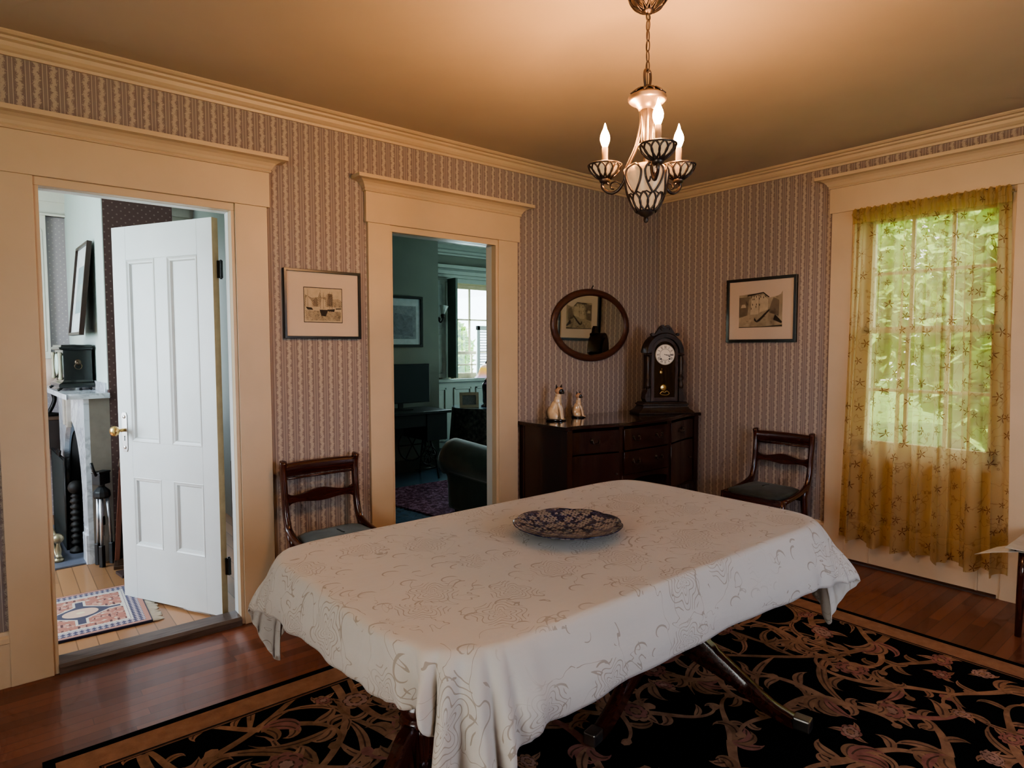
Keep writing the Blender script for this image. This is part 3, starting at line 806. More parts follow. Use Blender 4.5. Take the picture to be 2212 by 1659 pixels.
for z0, z1 in ((.735, .885), (.565, .725)):
    d = curved('drawer', xa + .02, xb - .02, z0, z1, .012); bail(d, xa + .14, (z0 + z1) / 2 + .015); bail(d, xb - .14, (z0 + z1) / 2 + .015)
curved('apron', xa + .01, xb - .01, .50, .56, .004, arch=.03)
for x, y in ((x0 + .022, -.468), (xa, -.53), (xb, -.53), (x0 + w - .022, -.468), (x0 + .022, -.04), (x0 + w - .022, -.04)):
    mb = MB(); q = .024
    rs = [[(x + a * s, y + b * s, z) for a, b in ((-q, -q), (q, -q), (q, q), (-q, q))] for z, s in ((0, .55), (.03, .7), (.03, .6), (.37, .95), (.40, 1.05), (.903, 1.05))]
    mb.rings(rs); obj('leg', mb, M_board, sb, bevel=.002)

# ------------------------------------------------------------------ ceramic Siamese cats
def cat(loc, s, rz, label, lean=0.0, warm=(.62, .43, .26)):
    t = thing('cat_figurine', label, 'figurine', loc, rz, 'ceramic Siamese cats on the sideboard')
    M = Mat('siamese_glaze', warm, .12, coat=.8)
    x, y, z = M.xyz(); n = M.noise(30)
    body = M.mix(n, warm, tuple(min(1, q * 1.15) for q in (.72, .56, .38)))
    zz = z / s
    low = (zz + n * .014).smooth(.026, .012)
    back = ((x / s) * -1.0 + n * .03).smooth(.035, .075) * (zz).smooth(.14, .06)
    M.color(M.mix(low.mx(back) * .9, body, (.022, .012, .010)))
    mb = MB()
    mb.ball((-.022, 0, .052), (.050, .050, .052), 18, 12); mb.ball((-.006, 0, .092), (.036, .034, .058), 18, 12, Matrix.Rotation(.30, 3, 'Y'))
    mb.ball((.014, 0, .138), (.028, .029, .044), 16, 10); mb.ball((.020, 0, .180), (.022, .023, .034), 14, 9)
    for q in (-1, 1):
        mb.ball((-.006, q * .034, .034), (.036, .020, .034), 14, 9); mb.ball((.034, q * .036, .009), (.026, .012, .009), 12, 8)
        mb.tube([(.022, q * .015, .128), (.040, q * .016, .08), (.050, q * .014, .010)], [.015, .011, .0085], 10); mb.ball((.060, q * .014, .008), (.015, .010, .008), 12, 8)
    for v in mb.bm.verts: v.co *= s; v.co.x += lean * max(0, v.co.z - .03)
    b = obj('body', mb, M.m, t, smooth=True); m = b.modifiers.new('join', 'REMESH'); m.mode = 'VOXEL'; m.voxel_size = .0026 * s; m.use_smooth_shade = True
    m = b.modifiers.new('smooth', 'SMOOTH'); m.iterations = 3
    hx = .026 * s + lean * .19 * s; hr = Matrix.Rotation(-.55, 3, 'Z')
    def hp(p): return tuple(hr @ (Vector(p) * s) + Vector((hx, 0, .212 * s)))
    mb = MB(); mb.ball(hp((0, 0, 0)), (.031 * s, .033 * s, .028 * s), 18, 12, hr); obj('head', mb, simple('fawn_glaze', (.50, .30, .19), .12, coat=.8), b, smooth=True)
    Mk = simple('seal_brown_glaze', (.020, .013, .013), .12, coat=.8)
    mb = MB(); mb.ball(hp((.016, 0, -.003)), (.021 * s, .024 * s, .021 * s), 16, 10, hr); mb.ball(hp((.036, 0, -.010)), (.013 * s, .014 * s, .011 * s), 12, 8, hr); obj('face_mask', mb, Mk, b, smooth=True)
    for q in (-1, 1):
        mb = MB(); base = [hp((-.004 + .004 * math.cos(a), q * .017 + .013 * math.sin(a), .010)) for a in [2 * pi * i / 8 for i in range(8)]]; mid = [hp((-.004 + .003 * math.cos(a), q * .021 + .0105 * math.sin(a), .030)) for a in [2 * pi * i / 8 for i in range(8)]]; tip = [hp((-.004 + .001 * math.cos(a), q * .026 + .0015 * math.sin(a), .046)) for a in [2 * pi * i / 8 for i in range(8)]]
        mb.rings([base, mid, tip]); obj('ear', mb, Mk, b, smooth=True)
        mb = MB(); mb.ball(hp((.033, q * .013, .005)), .0036 * s, 10, 6); obj('eye', mb, simple('blue_glass_eye', (.15, .28, .40), .05, coat=1), b, smooth=True)
    mb = MB(); mb.tube([tuple(c * s for c in p) for p in spline([(-.060, .0, .008), (-.050, -.040, .008), (-.01, -.054, .008), (.035, -.050, .008), (.060, -.035, .008)], 5)], [.008 * s] * 20 + [.006 * s], 8); obj('tail', mb, Mk, b, smooth=True)
    return t
cat((-1.355, -.165, .9312), 1.0, math.radians(-60), 'taller cream Siamese cat figurine with dark face, left on the sideboard')
cat((-1.085, -.125, .9312), .76, math.radians(-55), 'smaller tan Siamese cat figurine beside the taller one', -.12, (.52, .30, .16))

# ------------------------------------------------------------------ parlour clock on the sideboard
ck = thing('shelf_clock', 'arched dark walnut pendulum clock on the sideboard in the room corner', 'clock', (-.375, -.345, .9312), math.radians(-28))
mb = MB()
rs = []
for z, hw, d in ((0, .228, .095), (.012, .232, .098), (.022, .222, .09), (.034, .205, .082), (.052, .190, .074), (.066, .184, .072), (.070, .192, .078), (.080, .192, .078), (.084, .182, .07), (.094, .176, .066)):
    rs.append([(-hw, -d, z), (hw, -d, z), (hw, d, z), (-hw, d, z)])
mb.rings(rs); obj('stepped_base', mb, M_walnut, ck, bevel=.002)
def arch(hw, z0, zs, r, n=20): return [(-hw, z0)] + [(-r * math.cos(pi * i / n), zs + r * math.sin(pi * i / n)) for i in range(n + 1)] + [(hw, z0)]
mb = MB(); mb.prism(arch(.118, .094, .475, .118), -.035, .06, 'y'); obj('case', mb, M_walnut, ck, bevel=.002)
# thick arched hood
mb = MB(); rs = []
for i in range(25):
    a = pi * i / 24; ca, sa = -math.cos(a), math.sin(a)
    rs.append([(ca * .118, -.062, .475 + sa * .118), (ca * .150, -.062, .475 + sa * .150), (ca * .158, -.05, .475 + sa * .158), (ca * .158, .05, .475 + sa * .158), (ca * .118, .05, .475 + sa * .118)])
mb.rings(rs); obj('hood', mb, M_walnut, ck, auto=40)
mb = MB()
crest = spline([(-.105, .605), (-.085, .622), (-.070, .640), (-.048, .672), (-.028, .690), (-.012, .690), (0, .676), (.012, .690), (.028, .690), (.048, .672), (.070, .640), (.085, .622), (.105, .605)], 4) + [(.06, .618), (0, .628), (-.06, .618)]
mb.prism(crest, -.05, -.025, 'y')
for s in (-1, 1): mb.lathe([(.012, -.014), (.013, 0), (.012, .014)], 14, (s * .104, -.038, .618), Matrix.Rotation(pi / 2, 3, 'X')); mb.tube([(s * .012, -.052, .668), (s * .03, -.053, .676), (s * .04, -.053, .66), (s * .03, -.053, .65)], .004, 6)
obj('crest', mb, M_walnut, ck, auto=40)
M_door = wood('clock_door_walnut', (.030, .014, .008), (.060, .028, .015), .35, .2, 'z')
mb = MB(); rs = []
out_ = [(-.112, .10)] + [(-.112 * math.cos(pi * i / 20), .475 + .112 * math.sin(pi * i / 20)) for i in range(21)] + [(.112, .10)]
in_ = [(-.086, .128)] + [(-.088 * math.cos(pi * i / 20), .478 + .088 * math.sin(pi * i / 20)) for i in range(21)] + [(.086, .128)]
mb.rings([[(x, -.036, z) for x, z in out_], [(x, -.046, z) for x, z in out_], [(x, -.046, z) for x, z in in_], [(x, -.036, z) for x, z in in_]], loop=True)
door = obj('clock_door', mb, M_door, ck)
mb = MB(); mb.prism(in_, -.042, -.0405, 'y')
M_cg = Mat('dark_clock_glass', (.02, .015, .01), .05, coat=.5); o = obj('door_glass', mb, glassy(M_cg, (.85, .80, .70), .05), door)
mb = MB(); mb.prism(in_, -.0395, -.0365, 'y'); obj('case_back', mb, simple('brown_case_lining', (.045, .027, .015), .6), ck)
M_dial = simple('ivory_dial', (.85, .78, .68), .4, var=.03)
DC = Vector((0, -.0475, .462)); DR = .080
dial = None
mb = MB(); mb.lathe([(.0, 0), (DR, 0), (DR, .004), (0, .004)], 48, DC, Matrix.Rotation(pi / 2, 3, 'X')); dial = obj('dial', mb, M_dial, ck)
mb = MB()
def bar(a, r0, r1, wd, off=0.0, slant=0.0):
    ca, sa = math.sin(a), math.cos(a); tx, tz = sa, -ca
    p = []
    for r, o_, sg in ((r0, off - slant, -1), (r0, off - slant, 1), (r1, off + slant, 1), (r1, off + slant, -1)):
        p.append((DC.x + ca * r + tx * (o_ + sg * wd / 2), DC.y - .0052, DC.z + sa * r + tz * (o_ + sg * wd / 2)))
    mb.quad(*p)
for h, txt in enumerate(('XII', 'I', 'II', 'III', 'IIII', 'V', 'VI', 'VII', 'VIII', 'IX', 'X', 'XI')):
    a = 2 * pi * h / 12; wds = {'I': .0050, 'V': .0085, 'X': .0085}; tot = sum(wds[q] for q in txt); o0 = -tot / 2
    for q in txt:
        m_ = o0 + wds[q] / 2; o0 += wds[q]
        if q == 'I': bar(a, .050, .070, .0022, m_)
        elif q == 'V': bar(a, .050, .070, .0025, m_ - .0016, -.0016); bar(a, .050, .070, .0012, m_ + .0016, .0016)
        else: bar(a, .050, .070, .0025, m_, -.0028); bar(a, .050, .070, .0012, m_, .0028)
mb.tube([(DC.x + .044 * math.cos(q), DC.y - .0045, DC.z + .044 * math.sin(q)) for q in [2 * pi * i / 40 for i in range(40)]], .0011, 4, closed=True)
mb.tube([(DC.x + .0775 * math.cos(q), DC.y - .0045, DC.z + .0775 * math.sin(q)) for q in [2 * pi * i / 40 for i in range(40)]], .0008, 4, closed=True)
obj('numerals', mb, M_black, dial)
for a, L, nm in ((math.radians(92), .062, 'minute_hand'), (math.radians(110), .040, 'hour_hand')):
    mb = MB(); bar(a, -.010, L * .7, .003); bar(a, L * .7, L, .0075); bar(a, L, L + .006, .002)
    for v in mb.bm.verts: v.co.y -= .0012
    obj(nm, mb, M_black, dial)
mb = MB()
for s in (-1, 1): mb = MB(); mb.lathe([(.0, 0), (.006, 0), (.006, .003), (0, .003)], 14, (s * .036, DC.y - .0042, DC.z - .034), Matrix.Rotation(pi / 2, 3, 'X')); obj('winding_arbor', mb, M_black, dial)
mb = MB(); mb.tube([(.005, -.038, .40), (-.006, -.038, .24)], .0014, 6); mb.lathe([(0, 0), (.026, .001), (.028, .004), (.020, .007), (.008, .006), (0, .010)], 24, (-.012, -.047, .205), Matrix.Rotation(pi / 2, 3, 'X'))
mb.tube(spline([(-.035, -.046, .160), (-.02, -.047, .175), (0, -.047, .168), (.02, -.047, .178), (.04, -.046, .160), (.02, -.047, .148), (-.02, -.047, .150)], 4, True), .004, 6, closed=True)
obj('pendulum', mb, M_brass, ck, smooth=True)
mb = MB(); mb.ball((-.033, -.050, .325), (.012, .005, .016), 12, 8); mb.ball((-.026, -.050, .350), (.005, .003, .005), 8, 6); obj('door_catch', mb, M_brass, ck, smooth=True)
for s in (-1, 1):
    mb = MB(); pr = [(.012, .47), (.026, .468), (.026, .460), (.014, .455), (.014, .44), (.018, .43), (.017, .38), (.013, .30), (.020, .285), (.024, .275), (.014, .262), (.018, .245), (.024, .225), (.020, .205), (.011, .19)]
    mb.lathe(pr, 16, (s * .138, -.04, 0)); obj('side_column', mb, M_walnut, ck, smooth=True)
    mb = MB(); mb.prism([(s * .118, .094), (s * .152, .094), (s * .166, .12), (s * .160, .16), (s * .146, .185), (s * .150, .20), (s * .118, .205)], -.055, .03, 'y'); obj('side_bracket', mb, M_walnut, ck, bevel=.004)
    mb = MB(); mb.bb(s * .118, s * .136, -.02, .05, .094, .47); obj('side_panel', mb, M_walnut, ck, bevel=.002)

# ------------------------------------------------------------------ oval mirror
mr = thing('oval_mirror', 'oval mirror in a plain reddish-brown wooden frame above the sideboard', 'mirror', (-.822, 0, 1.622))
mb = MB(); N = 72; a0, b0 = .436, .281; a1, b1 = .375, .228; rs = []
for fr, y in ((0, -.002), (0, -.014), (.12, -.022), (.5, -.027), (.85, -.022), (1, -.012), (1, -.002)):
    rs.append([((a0 + (a1 - a0) * fr) * math.cos(2 * pi * i / N), y, (b0 + (b1 - b0) * fr) * math.sin(2 * pi * i / N)) for i in range(N)])
mb.rings(rs, loop=True); obj('frame', mb, wood('red_brown_oval_frame', (.060, .020, .012), (.11, .038, .022), .4, .15, 'x'), mr, smooth=True)
M = Mat('old_silvered_glass', (.60, .66, .60), .03, 1.0)
mb = MB(); mb.rings([[(a1 * math.cos(2 * pi * i / N), y, b1 * math.sin(2 * pi * i / N)) for i in range(N)] for y in (-.012, -.010)])
g = obj('mirror_glass', mb, M.m, mr); g.rotation_euler = (math.radians(1.0), 0, 0)
mb = MB(); mb.tube([(0, -.004, .278), (-.004, -.012, .292), (0, -.02, .300)], .003, 6); mb.ball((0, -.02, .302), .006, 8, 6); obj('hook', mb, M_black, mr)

# ------------------------------------------------------------------ framed etchings
M_mat = simple('aged_mat_board', (.62, .50, .40), .8, var=.05, nscale=3, spec=.6, coat=.25)
def etch(name, dark, light, sc, seed):
    M = Mat(name, light, .8)
    o = M.coord(loc=(seed, 0, 0)); x, y, z = M.xyz(o)
    u = x if True else y
    n1 = M.noise(sc, o, 6, .75, .6); hatch = ((x + z * .6 + y) * 900.0 + n1 * 8.0).sin() * .10
    fine = M.noise(sc * 9, o, 4, .8)
    v = n1 * .55 + fine * .45 + hatch
    M.color(M.ramp(v, [(.34, dark), (.46, tuple(.5 * (a + b) for a, b in zip(dark, light))), (.56, light)])); return M.m
E_lt = etch('etching_tone', (.06, .045, .03), (.48, .39, .27), 9, 2.0); E_md = etch('etching_shade', (.03, .022, .016), (.26, .20, .14), 13, 5.0)
E_pl = simple('etching_paper', (.50, .41, .29), .8, var=.12, nscale=30); E_dk = simple('etching_ink', (.035, .026, .02), .8, var=.3, nscale=60)
def picture(name, label, loc, rz, w, h, fw_, mx0, mx1, mz0, mz1, draw, frame_mat, matm=M_mat, depth=.022, glass=True):
    t = thing(name, label, 'picture', loc, rz, None)
    mb = MB(); hw, hh = w / 2, h / 2; o_ = [(-hw, -hh), (hw, -hh), (hw, hh), (-hw, hh)]; i_ = [(-hw + fw_, -hh + fw_), (hw - fw_, -hh + fw_), (hw - fw_, hh - fw_), (-hw + fw_, hh - fw_)]
    mb.rings([[(x, 0, z) for x, z in o_], [(x, -depth, z) for x, z in o_], [(x, -depth, z) for x, z in i_], [(x, -depth * .5, z) for x, z in i_]], cap=False); mb.quad(*[(x, 0, z) for x, z in o_])
    obj('frame', mb, frame_mat, t, bevel=.0015)
    mb = MB(); mb.prism([(-hw + fw_, -hh + fw_), (hw - fw_, -hh + fw_), (hw - fw_, hh - fw_), (-hw + fw_, hh - fw_)], -depth * .5, -depth * .5 + .002, 'y'); obj('mat_board', mb, matm, t)
    mb = MB(); y = -depth * .5 - .0008
    draw(mb, mx0, mx1, mz0, mz1, y); obj('etching', mb, [E_pl, E_lt, E_md, E_dk], t)
    return t
def q2(mb, mi, pts, y):
    mb.mi = mi; mb._f([mb.v((p[0], y, p[1])) for p in pts])
def harbour(mb, x0, x1, z0, z1, y):
    W, H = x1 - x0, z1 - z0; P = lambda u, v: (x0 + u * W, z0 + v * H)
    q2(mb, 3, [P(0, 0), P(1, 0), P(1, 1), P(0, 1)], y); q2(mb, 0, [P(.015, .02), P(.985, .02), P(.985, .98), P(.015, .98)], y - .0002)
    y -= .0004
    q2(mb, 1, [P(.02, .45), P(.98, .45), P(.98, .62), P(.90, .70), P(.76, .68), P(.74, .80), P(.58, .82), P(.56, .74), P(.44, .72), P(.43, .82), P(.41, .88), P(.39, .80), P(.36, .72), P(.2, .70), P(.04, .78)], y)
    q2(mb, 2, [P(.60, .48), P(.74, .48), P(.74, .82), P(.62, .84)], y - .0002); q2(mb, 2, [P(.24, .46), P(.36, .46), P(.35, .66), P(.30, .72), P(.25, .64)], y - .0002)
    q2(mb, 0, [P(.05, .45), P(.22, .45), P(.20, .60), P(.10, .76), P(.06, .70)], y - .0003); q2(mb, 0, [P(.40, .45), P(.55, .45), P(.55, .66), P(.46, .70)], y - .0003)
    q2(mb, 3, [P(.05, .44), P(.20, .42), P(.24, .36), P(.10, .36)], y - .0004); q2(mb, 3, [P(.40, .37), P(.62, .37), P(.56, .18), P(.44, .20)], y - .0004); q2(mb, 3, [P(.60, .38), P(.80, .40), P(.78, .32), P(.62, .33)], y - .0004); q2(mb, 3, [P(.82, .42), P(.97, .43), P(.97, .40), P(.82, .39)], y - .0004)
    q2(mb, 1, [P(.06, .06), P(.94, .06), P(.96, .32), P(.04, .34)], y - .0001)
    for k in range(22):
        u, v = random.uniform(.08, .85), random.uniform(.08, .34); q2(mb, 3, [P(u, v), P(u + random.uniform(.03, .10), v + .004), P(u + .04, v + .012)], y - .0005)
    for u, h in ((.10, .93), (.42, .92), (.50, .86), (.66, .90), (.72, .88)): q2(mb, 3, [P(u, .40), P(u + .008, .40), P(u + .006, h), P(u + .002, h)], y - .0005)
def canal(mb, x0, x1, z0, z1, y):
    W, H = x1 - x0, z1 - z0; P = lambda u, v: (x0 + u * W, z0 + v * H)
    q2(mb, 1, [P(0, 0), P(1, 0), P(1, .96), P(.96, .88), P(.90, .84), P(.70, .80), P(.56, .94), P(.3, .93), P(0, .90)], y); y -= .0003
    q2(mb, 2, [P(0, .28), P(.20, .34), P(.24, .84), P(0, .84)], y); q2(mb, 0, [P(.04, .55), P(.17, .56), P(.14, .65), P(.07, .64)], y - .0003)
    q2(mb, 0, [P(.27, .36), P(.46, .36), P(.46, .86), P(.30, .86)], y - .0002); q2(mb, 0, [P(.48, .40), P(.68, .48), P(.68, .76), P(.56, .88), P(.48, .86)], y - .0002)
    for k in range(14): u, v = random.uniform(.28, .64), random.uniform(.48, .84); q2(mb, 3, [P(u, v), P(u + .015, v), P(u + .015, v + .05), P(u, v + .05)], y - .0004)
    q2(mb, 2, [P(.70, .40), P(.92, .30), P(.93, .72), P(.80, .80), P(.74, .62)], y - .0004)
    q2(mb, 3, [P(.36, .20), P(.42, .14), P(.50, .18), P(.72, .46), P(.70, .49), P(.48, .24), P(.42, .18), P(.37, .28)], y - .0005)
    q2(mb, 3, [P(0, 0), P(1, .02), P(1, .06), P(.5, .02), P(0, .02)], y - .0005); q2(mb, 3, [P(.80, .20), P(.98, .10), P(1, .14), P(.84, .34)], y - .0005); q2(mb, 3, [P(.2, .86), P(.56, .93), P(.70, .80), P(.71, .82), P(.57, .96), P(.2, .90)], y - .0005)
    for k in range(26): u, v = random.uniform(.05, .85), random.uniform(.05, .36); q2(mb, 3, [P(u, v), P(u + random.uniform(.02, .07), v + .006), P(u + .03, v + .016)], y - .0005)
M_bf = simple('black_green_frame', (.010, .014, .012), .3, coat=.3)
random.seed(5)
picture('framed_picture', 'black-framed etching of a harbour with a wide cream mat between the doorways', (-2.995, -.002, 1.690), 0, .443, .378, .014, -.113, .111, -.100, .094, harbour, M_bf)
picture('framed_picture', 'black-framed etching of a canal scene on the right wall beside the window', (-.002, -.955, 1.727), math.radians(-90), .552, .480, .022, -.172, .170, -.130, .142, canal, M_bf)

# ------------------------------------------------------------------ gold curtain
M = Mat('sheer_gold_voile', (.62, .42, .16), .8)
nt = M.nt; out = nt.nodes['Material Output']
x, y, z = M.xyz()
def star(sc, seed, rad):
    v = M.node('ShaderNodeTexVoronoi'); v.inputs['Scale'].default_value = sc; v.inputs['Randomness'].default_value = .85
    M.link(M.vec(y * 1.35 + seed, z, 0.0), v.inputs['Vector']); p, q, r = M.xyz(v.outputs['Position']); dx, dy = y * 1.35 + seed - p, z - q
    rr = (dx * dx + dy * dy).m('SQRT'); th = dy.m('ARCTAN2', dx) + p * 30.0
    return rr.lt(((th * 2.5).cos().abs().m('POWER', 6.0)) * rad + .002)
st = star(6.0, 0.0, .026).mx(star(4.5, 4.3, .018))
sy = M.noise(1.0, M.vec(y * 14, z * 9), 2); cont = (sy - .5).abs().lt(.008)
thread = M.noise(1.0, M.vec(y * 500, z * 90), 2)
pat = st.mx(cont * .5)
colr = M.mix(pat, M.mix(thread, (.44, .285, .145), (.53, .37, .20)), (.15, .07, .03))
colt = M.mix(pat, (.95, .78, .42), (.34, .17, .05))
M.link(colr, M.b.inputs['Base Color']); M.b.inputs['Sheen Weight'].default_value = .3; M.b.inputs['Roughness'].default_value = .6
tl = M.node('ShaderNodeBsdfTranslucent'); M.link(colt, tl.inputs[0])
tr = M.node('ShaderNodeBsdfTransparent'); M.link(M.mix(pat, (.97, .90, .68), (.45, .30, .12)), tr.inputs[0])
m1 = M.node('ShaderNodeMixShader'); m1.inputs[0].default_value = .52; M.link(M.b.outputs[0], m1.inputs[1]); M.link(tl.outputs[0], m1.inputs[2])
m2 = M.node('ShaderNodeMixShader')
fac = (pat * -.22) + .38 + (z.gt(2.255) * -.22) + ((z).lt(.30) * -.1)
M.link(fac.k, m2.inputs[0]); M.link(m1.outputs[0], m2.inputs[1]); M.link(tr.outputs[0], m2.inputs[2]); M.link(m2.outputs[0], out.inputs[0])
M_curt = M.m
cu = thing('curtain', 'sheer gold embroidered curtain hanging to near the floor over the window', 'curtain', (0, 0, 0))
mb = MB(); NY, NZ = 260, 44; grid = []
def pleat(u, t):
    a = u * 2 * pi
    k = math.sin(a * 7.3 + 1.1 * math.sin(a * 2.1)) + .55 * math.sin(a * 13.7 + 2 + math.sin(a * 3)) * (1 - .5 * t) + .35 * math.sin(a * 23 + 1) * (1 - t) ** 2
    return k
for j in range(NZ + 1):
    t = j / NZ; z = 2.342 + (.165 - 2.342) * t; row = []
    yl = -1.612 + .038 * t; yr = -2.438 - .055 * t
    for i in range(NY + 1):
        u = i / NY; yy = yl + (yr - yl) * (u + (.010 * math.sin(u * 44) * t + .0125 * math.sin(u * 2 * pi * 15.3 + 2.5 * math.sin(u * 9)) * min(1, .35 + t * 2)) * min(1, 12 * u, 12 * (1 - u)))
        amp = .009 + .032 * min(1, t * 1.6); top = max(0, 1 - t / .04)
        x = -.045 - .012 * t + amp * pleat(u, t) + .004 * math.sin(u * 260) * top
        zz = z + (.010 * math.sin(u * 180) if j == 0 else 0) + (.012 * pleat(u + .01, 1) - .02 * u if j == NZ else 0)
        row.append(mb.v((min(x, -.022), yy, zz)))
    grid.append(row)
for j in range(NZ):
    for i in range(NY): mb._f([grid[j][i], grid[j][i + 1], grid[j + 1][i + 1], grid[j + 1][i]])
obj('curtain_panel', mb, M_curt, cu, smooth=True)
mb = MB(); grid = []
for j in range(9):
    t = j / 8; row = []
    for i in range(NY + 1):
        u = i / NY; x = -.052 - .014 * math.sin(pi * min(1, t * 1.3)) + .005 * math.sin(u * 230 + math.sin(u * 31) * 3) + .004 * math.sin(u * 97 + 1); row.append(mb.v((x, -1.608 + (-2.442 + 1.608) * u, 2.345 + .008 * math.sin(u * 130) * (t < .1) - .095 * t + .004 * math.sin(u * 70) * t)))
    grid.append(row)
for j in range(8):
    for i in range(NY): mb._f([grid[j][i], grid[j][i + 1], grid[j + 1][i + 1], grid[j + 1][i]])
obj('rod_pocket', mb, M_curt, cu, smooth=True)
mb = MB(); mb.tube([(-.046, -1.60, 2.315), (-.046, -2.45, 2.315)], .006, 8); obj('rod', mb, M_brass, cu, smooth=True)

# ------------------------------------------------------------------ chandelier
CHX, CHY = -2.54, -1.897
ch = thing('chandelier', 'three-arm bronze chandelier with flame bulbs and a pineapple glass bowl over the table', 'chandelier', (CHX, CHY, 0))
M_br = simple('antique_bronze', (.13, .10, .09), .38, .85, bump=.1)
M_sil = simple('champagne_metal', (.30, .23, .19), .38, .85)
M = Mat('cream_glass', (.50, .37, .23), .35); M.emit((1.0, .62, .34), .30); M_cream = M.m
M = Mat('lit_bulb_glass', (1, .85, .6), .3); M.emit((1.0, .50, .20), 640.0); M_bulb = M.m
def ribs(mb, prof, n, r, petal=.5, twist=0.0):
    """lattice of crossing petal curves over a profile of (radius, z)"""
    P = spline(prof, 6)
    for k in range(n):
        for s in (-1, 1):
            pts = []
            for i, (rad, z) in enumerate(P):
                t = i / (len(P) - 1); a = 2 * pi * (k + s * petal * math.sin(pi * t)) / n + twist; pts.append((rad * math.cos(a), rad * math.sin(a), z))
            mb.tube(pts, r, 5)
ZC = CEIL
mb = MB(); mb.lathe([(.010, ZC - .077), (.016, ZC - .070), (.028, ZC - .066)], 24); ribs(mb, [(.024, ZC - .067), (.05, ZC - .052), (.068, ZC - .028), (.074, ZC - .004)], 12, .0028); mb.tube([(.074 * math.cos(2 * pi * i / 32), .074 * math.sin(2 * pi * i / 32), ZC - .004) for i in range(32)], .004, 6, closed=True)
can = obj('canopy', mb, M_br, ch, smooth=True)
mb = MB(); mb.lathe([(.018, ZC - .062), (.044, ZC - .048), (.062, ZC - .026), (.066, ZC - .001)], 24); obj('canopy_dish', mb, M_sil, can, smooth=True)
z = ZC - .078
mb = MB()
mb.tube([(.010 * math.cos(q), 0, z - .010 + .014 * math.sin(q)) for q in [2 * pi * i / 20 for i in range(20)]], .0028, 6, closed=True); obj('canopy_loop', mb, M_br, ch, smooth=True)
z -= .018; k = 0
while z > 2.485:
    mb = MB(); L = .0215; q_ = [2 * pi * i / 20 for i in range(20)]
    pts = [(.0075 * math.cos(q), 0, z - L + (L - .0005) * math.sin(q)) for q in q_]
    if k % 2 == 0: pts = [(p[1], p[0], p[2]) for p in pts]
    mb.tube(pts, .0021, 6, closed=True); obj('chain_link', mb, M_br, ch, smooth=True); z -= 2 * L - .0062; k += 1
zt = z + .004
mb = MB(); mb.tube([(.0, .0, ZC - .07), (.004, .003, 2.62), (-.003, .002, 2.54), (0, 0, 2.40)], .0016, 5); obj('cord', mb, M_br, ch)
mb = MB(); mb.tube(spline([(-.010, 0, 2.395), (-.017, 0, 2.43), (-.015, 0, 2.458), (0, 0, zt if zt < 2.49 else 2.472), (.015, 0, 2.458), (.017, 0, 2.43), (.010, 0, 2.395)], 5), .0048, 8); mb.lathe([(.022, 2.392), (.018, 2.40), (.012, 2.408), (.004, 2.41)], 20); obj('hanging_loop', mb, M_br, ch, smooth=True)
mb = MB(); mb.lathe([(.018, 2.394), (.040, 2.386), (.060, 2.374), (.067, 2.368)], 32); mb.lathe([(.060, 2.372), (.0, 2.37)], 32)
for i in range(12):
    a = 2 * pi * i / 12; mb.tube([(.02 * math.cos(a), .02 * math.sin(a), 2.397), (.045 * math.cos(a + .13), .045 * math.sin(a + .13), 2.389), (.066 * math.cos(a), .066 * math.sin(a), 2.373)], .003, 5); mb.tube([(.02 * math.cos(a), .02 * math.sin(a), 2.397), (.045 * math.cos(a - .13), .045 * math.sin(a - .13), 2.389), (.066 * math.cos(a), .066 * math.sin(a), 2.373)], .003, 5)
obj('top_cap', mb, M_br, ch, smooth=True)
mb = MB(); mb.lathe([(.066, 2.370), (.070, 2.364), (.066, 2.360), (.069, 2.355), (.062, 2.348), (.045, 2.340), (.034, 2.328), (.030, 2.318)], 40); obj('cap_rim', mb, M_sil, ch, smooth=True)
mb = MB(); mb.lathe([(.026, 2.32), (.022, 2.29), (.015, 2.22), (.012, 2.16), (.012, 2.11)], 20)
for i in range(6):
    a = 2 * pi * i / 6; mb.tube([(.026 * math.cos(a), .026 * math.sin(a), 2.322), (.020 * math.cos(a + .2), .020 * math.sin(a + .2), 2.25), (.017 * math.cos(a + .3), .017 * math.sin(a + .3), 2.16)], .0035, 6)
obj('stem', mb, M_sil, ch, smooth=True)
FV = Vector((1.888, 1.506, 0)).normalized(); RV = Vector((FV.y, -FV.x, 0))
M_candle = simple('candle_sleeve', (.34, .25, .19), .5)
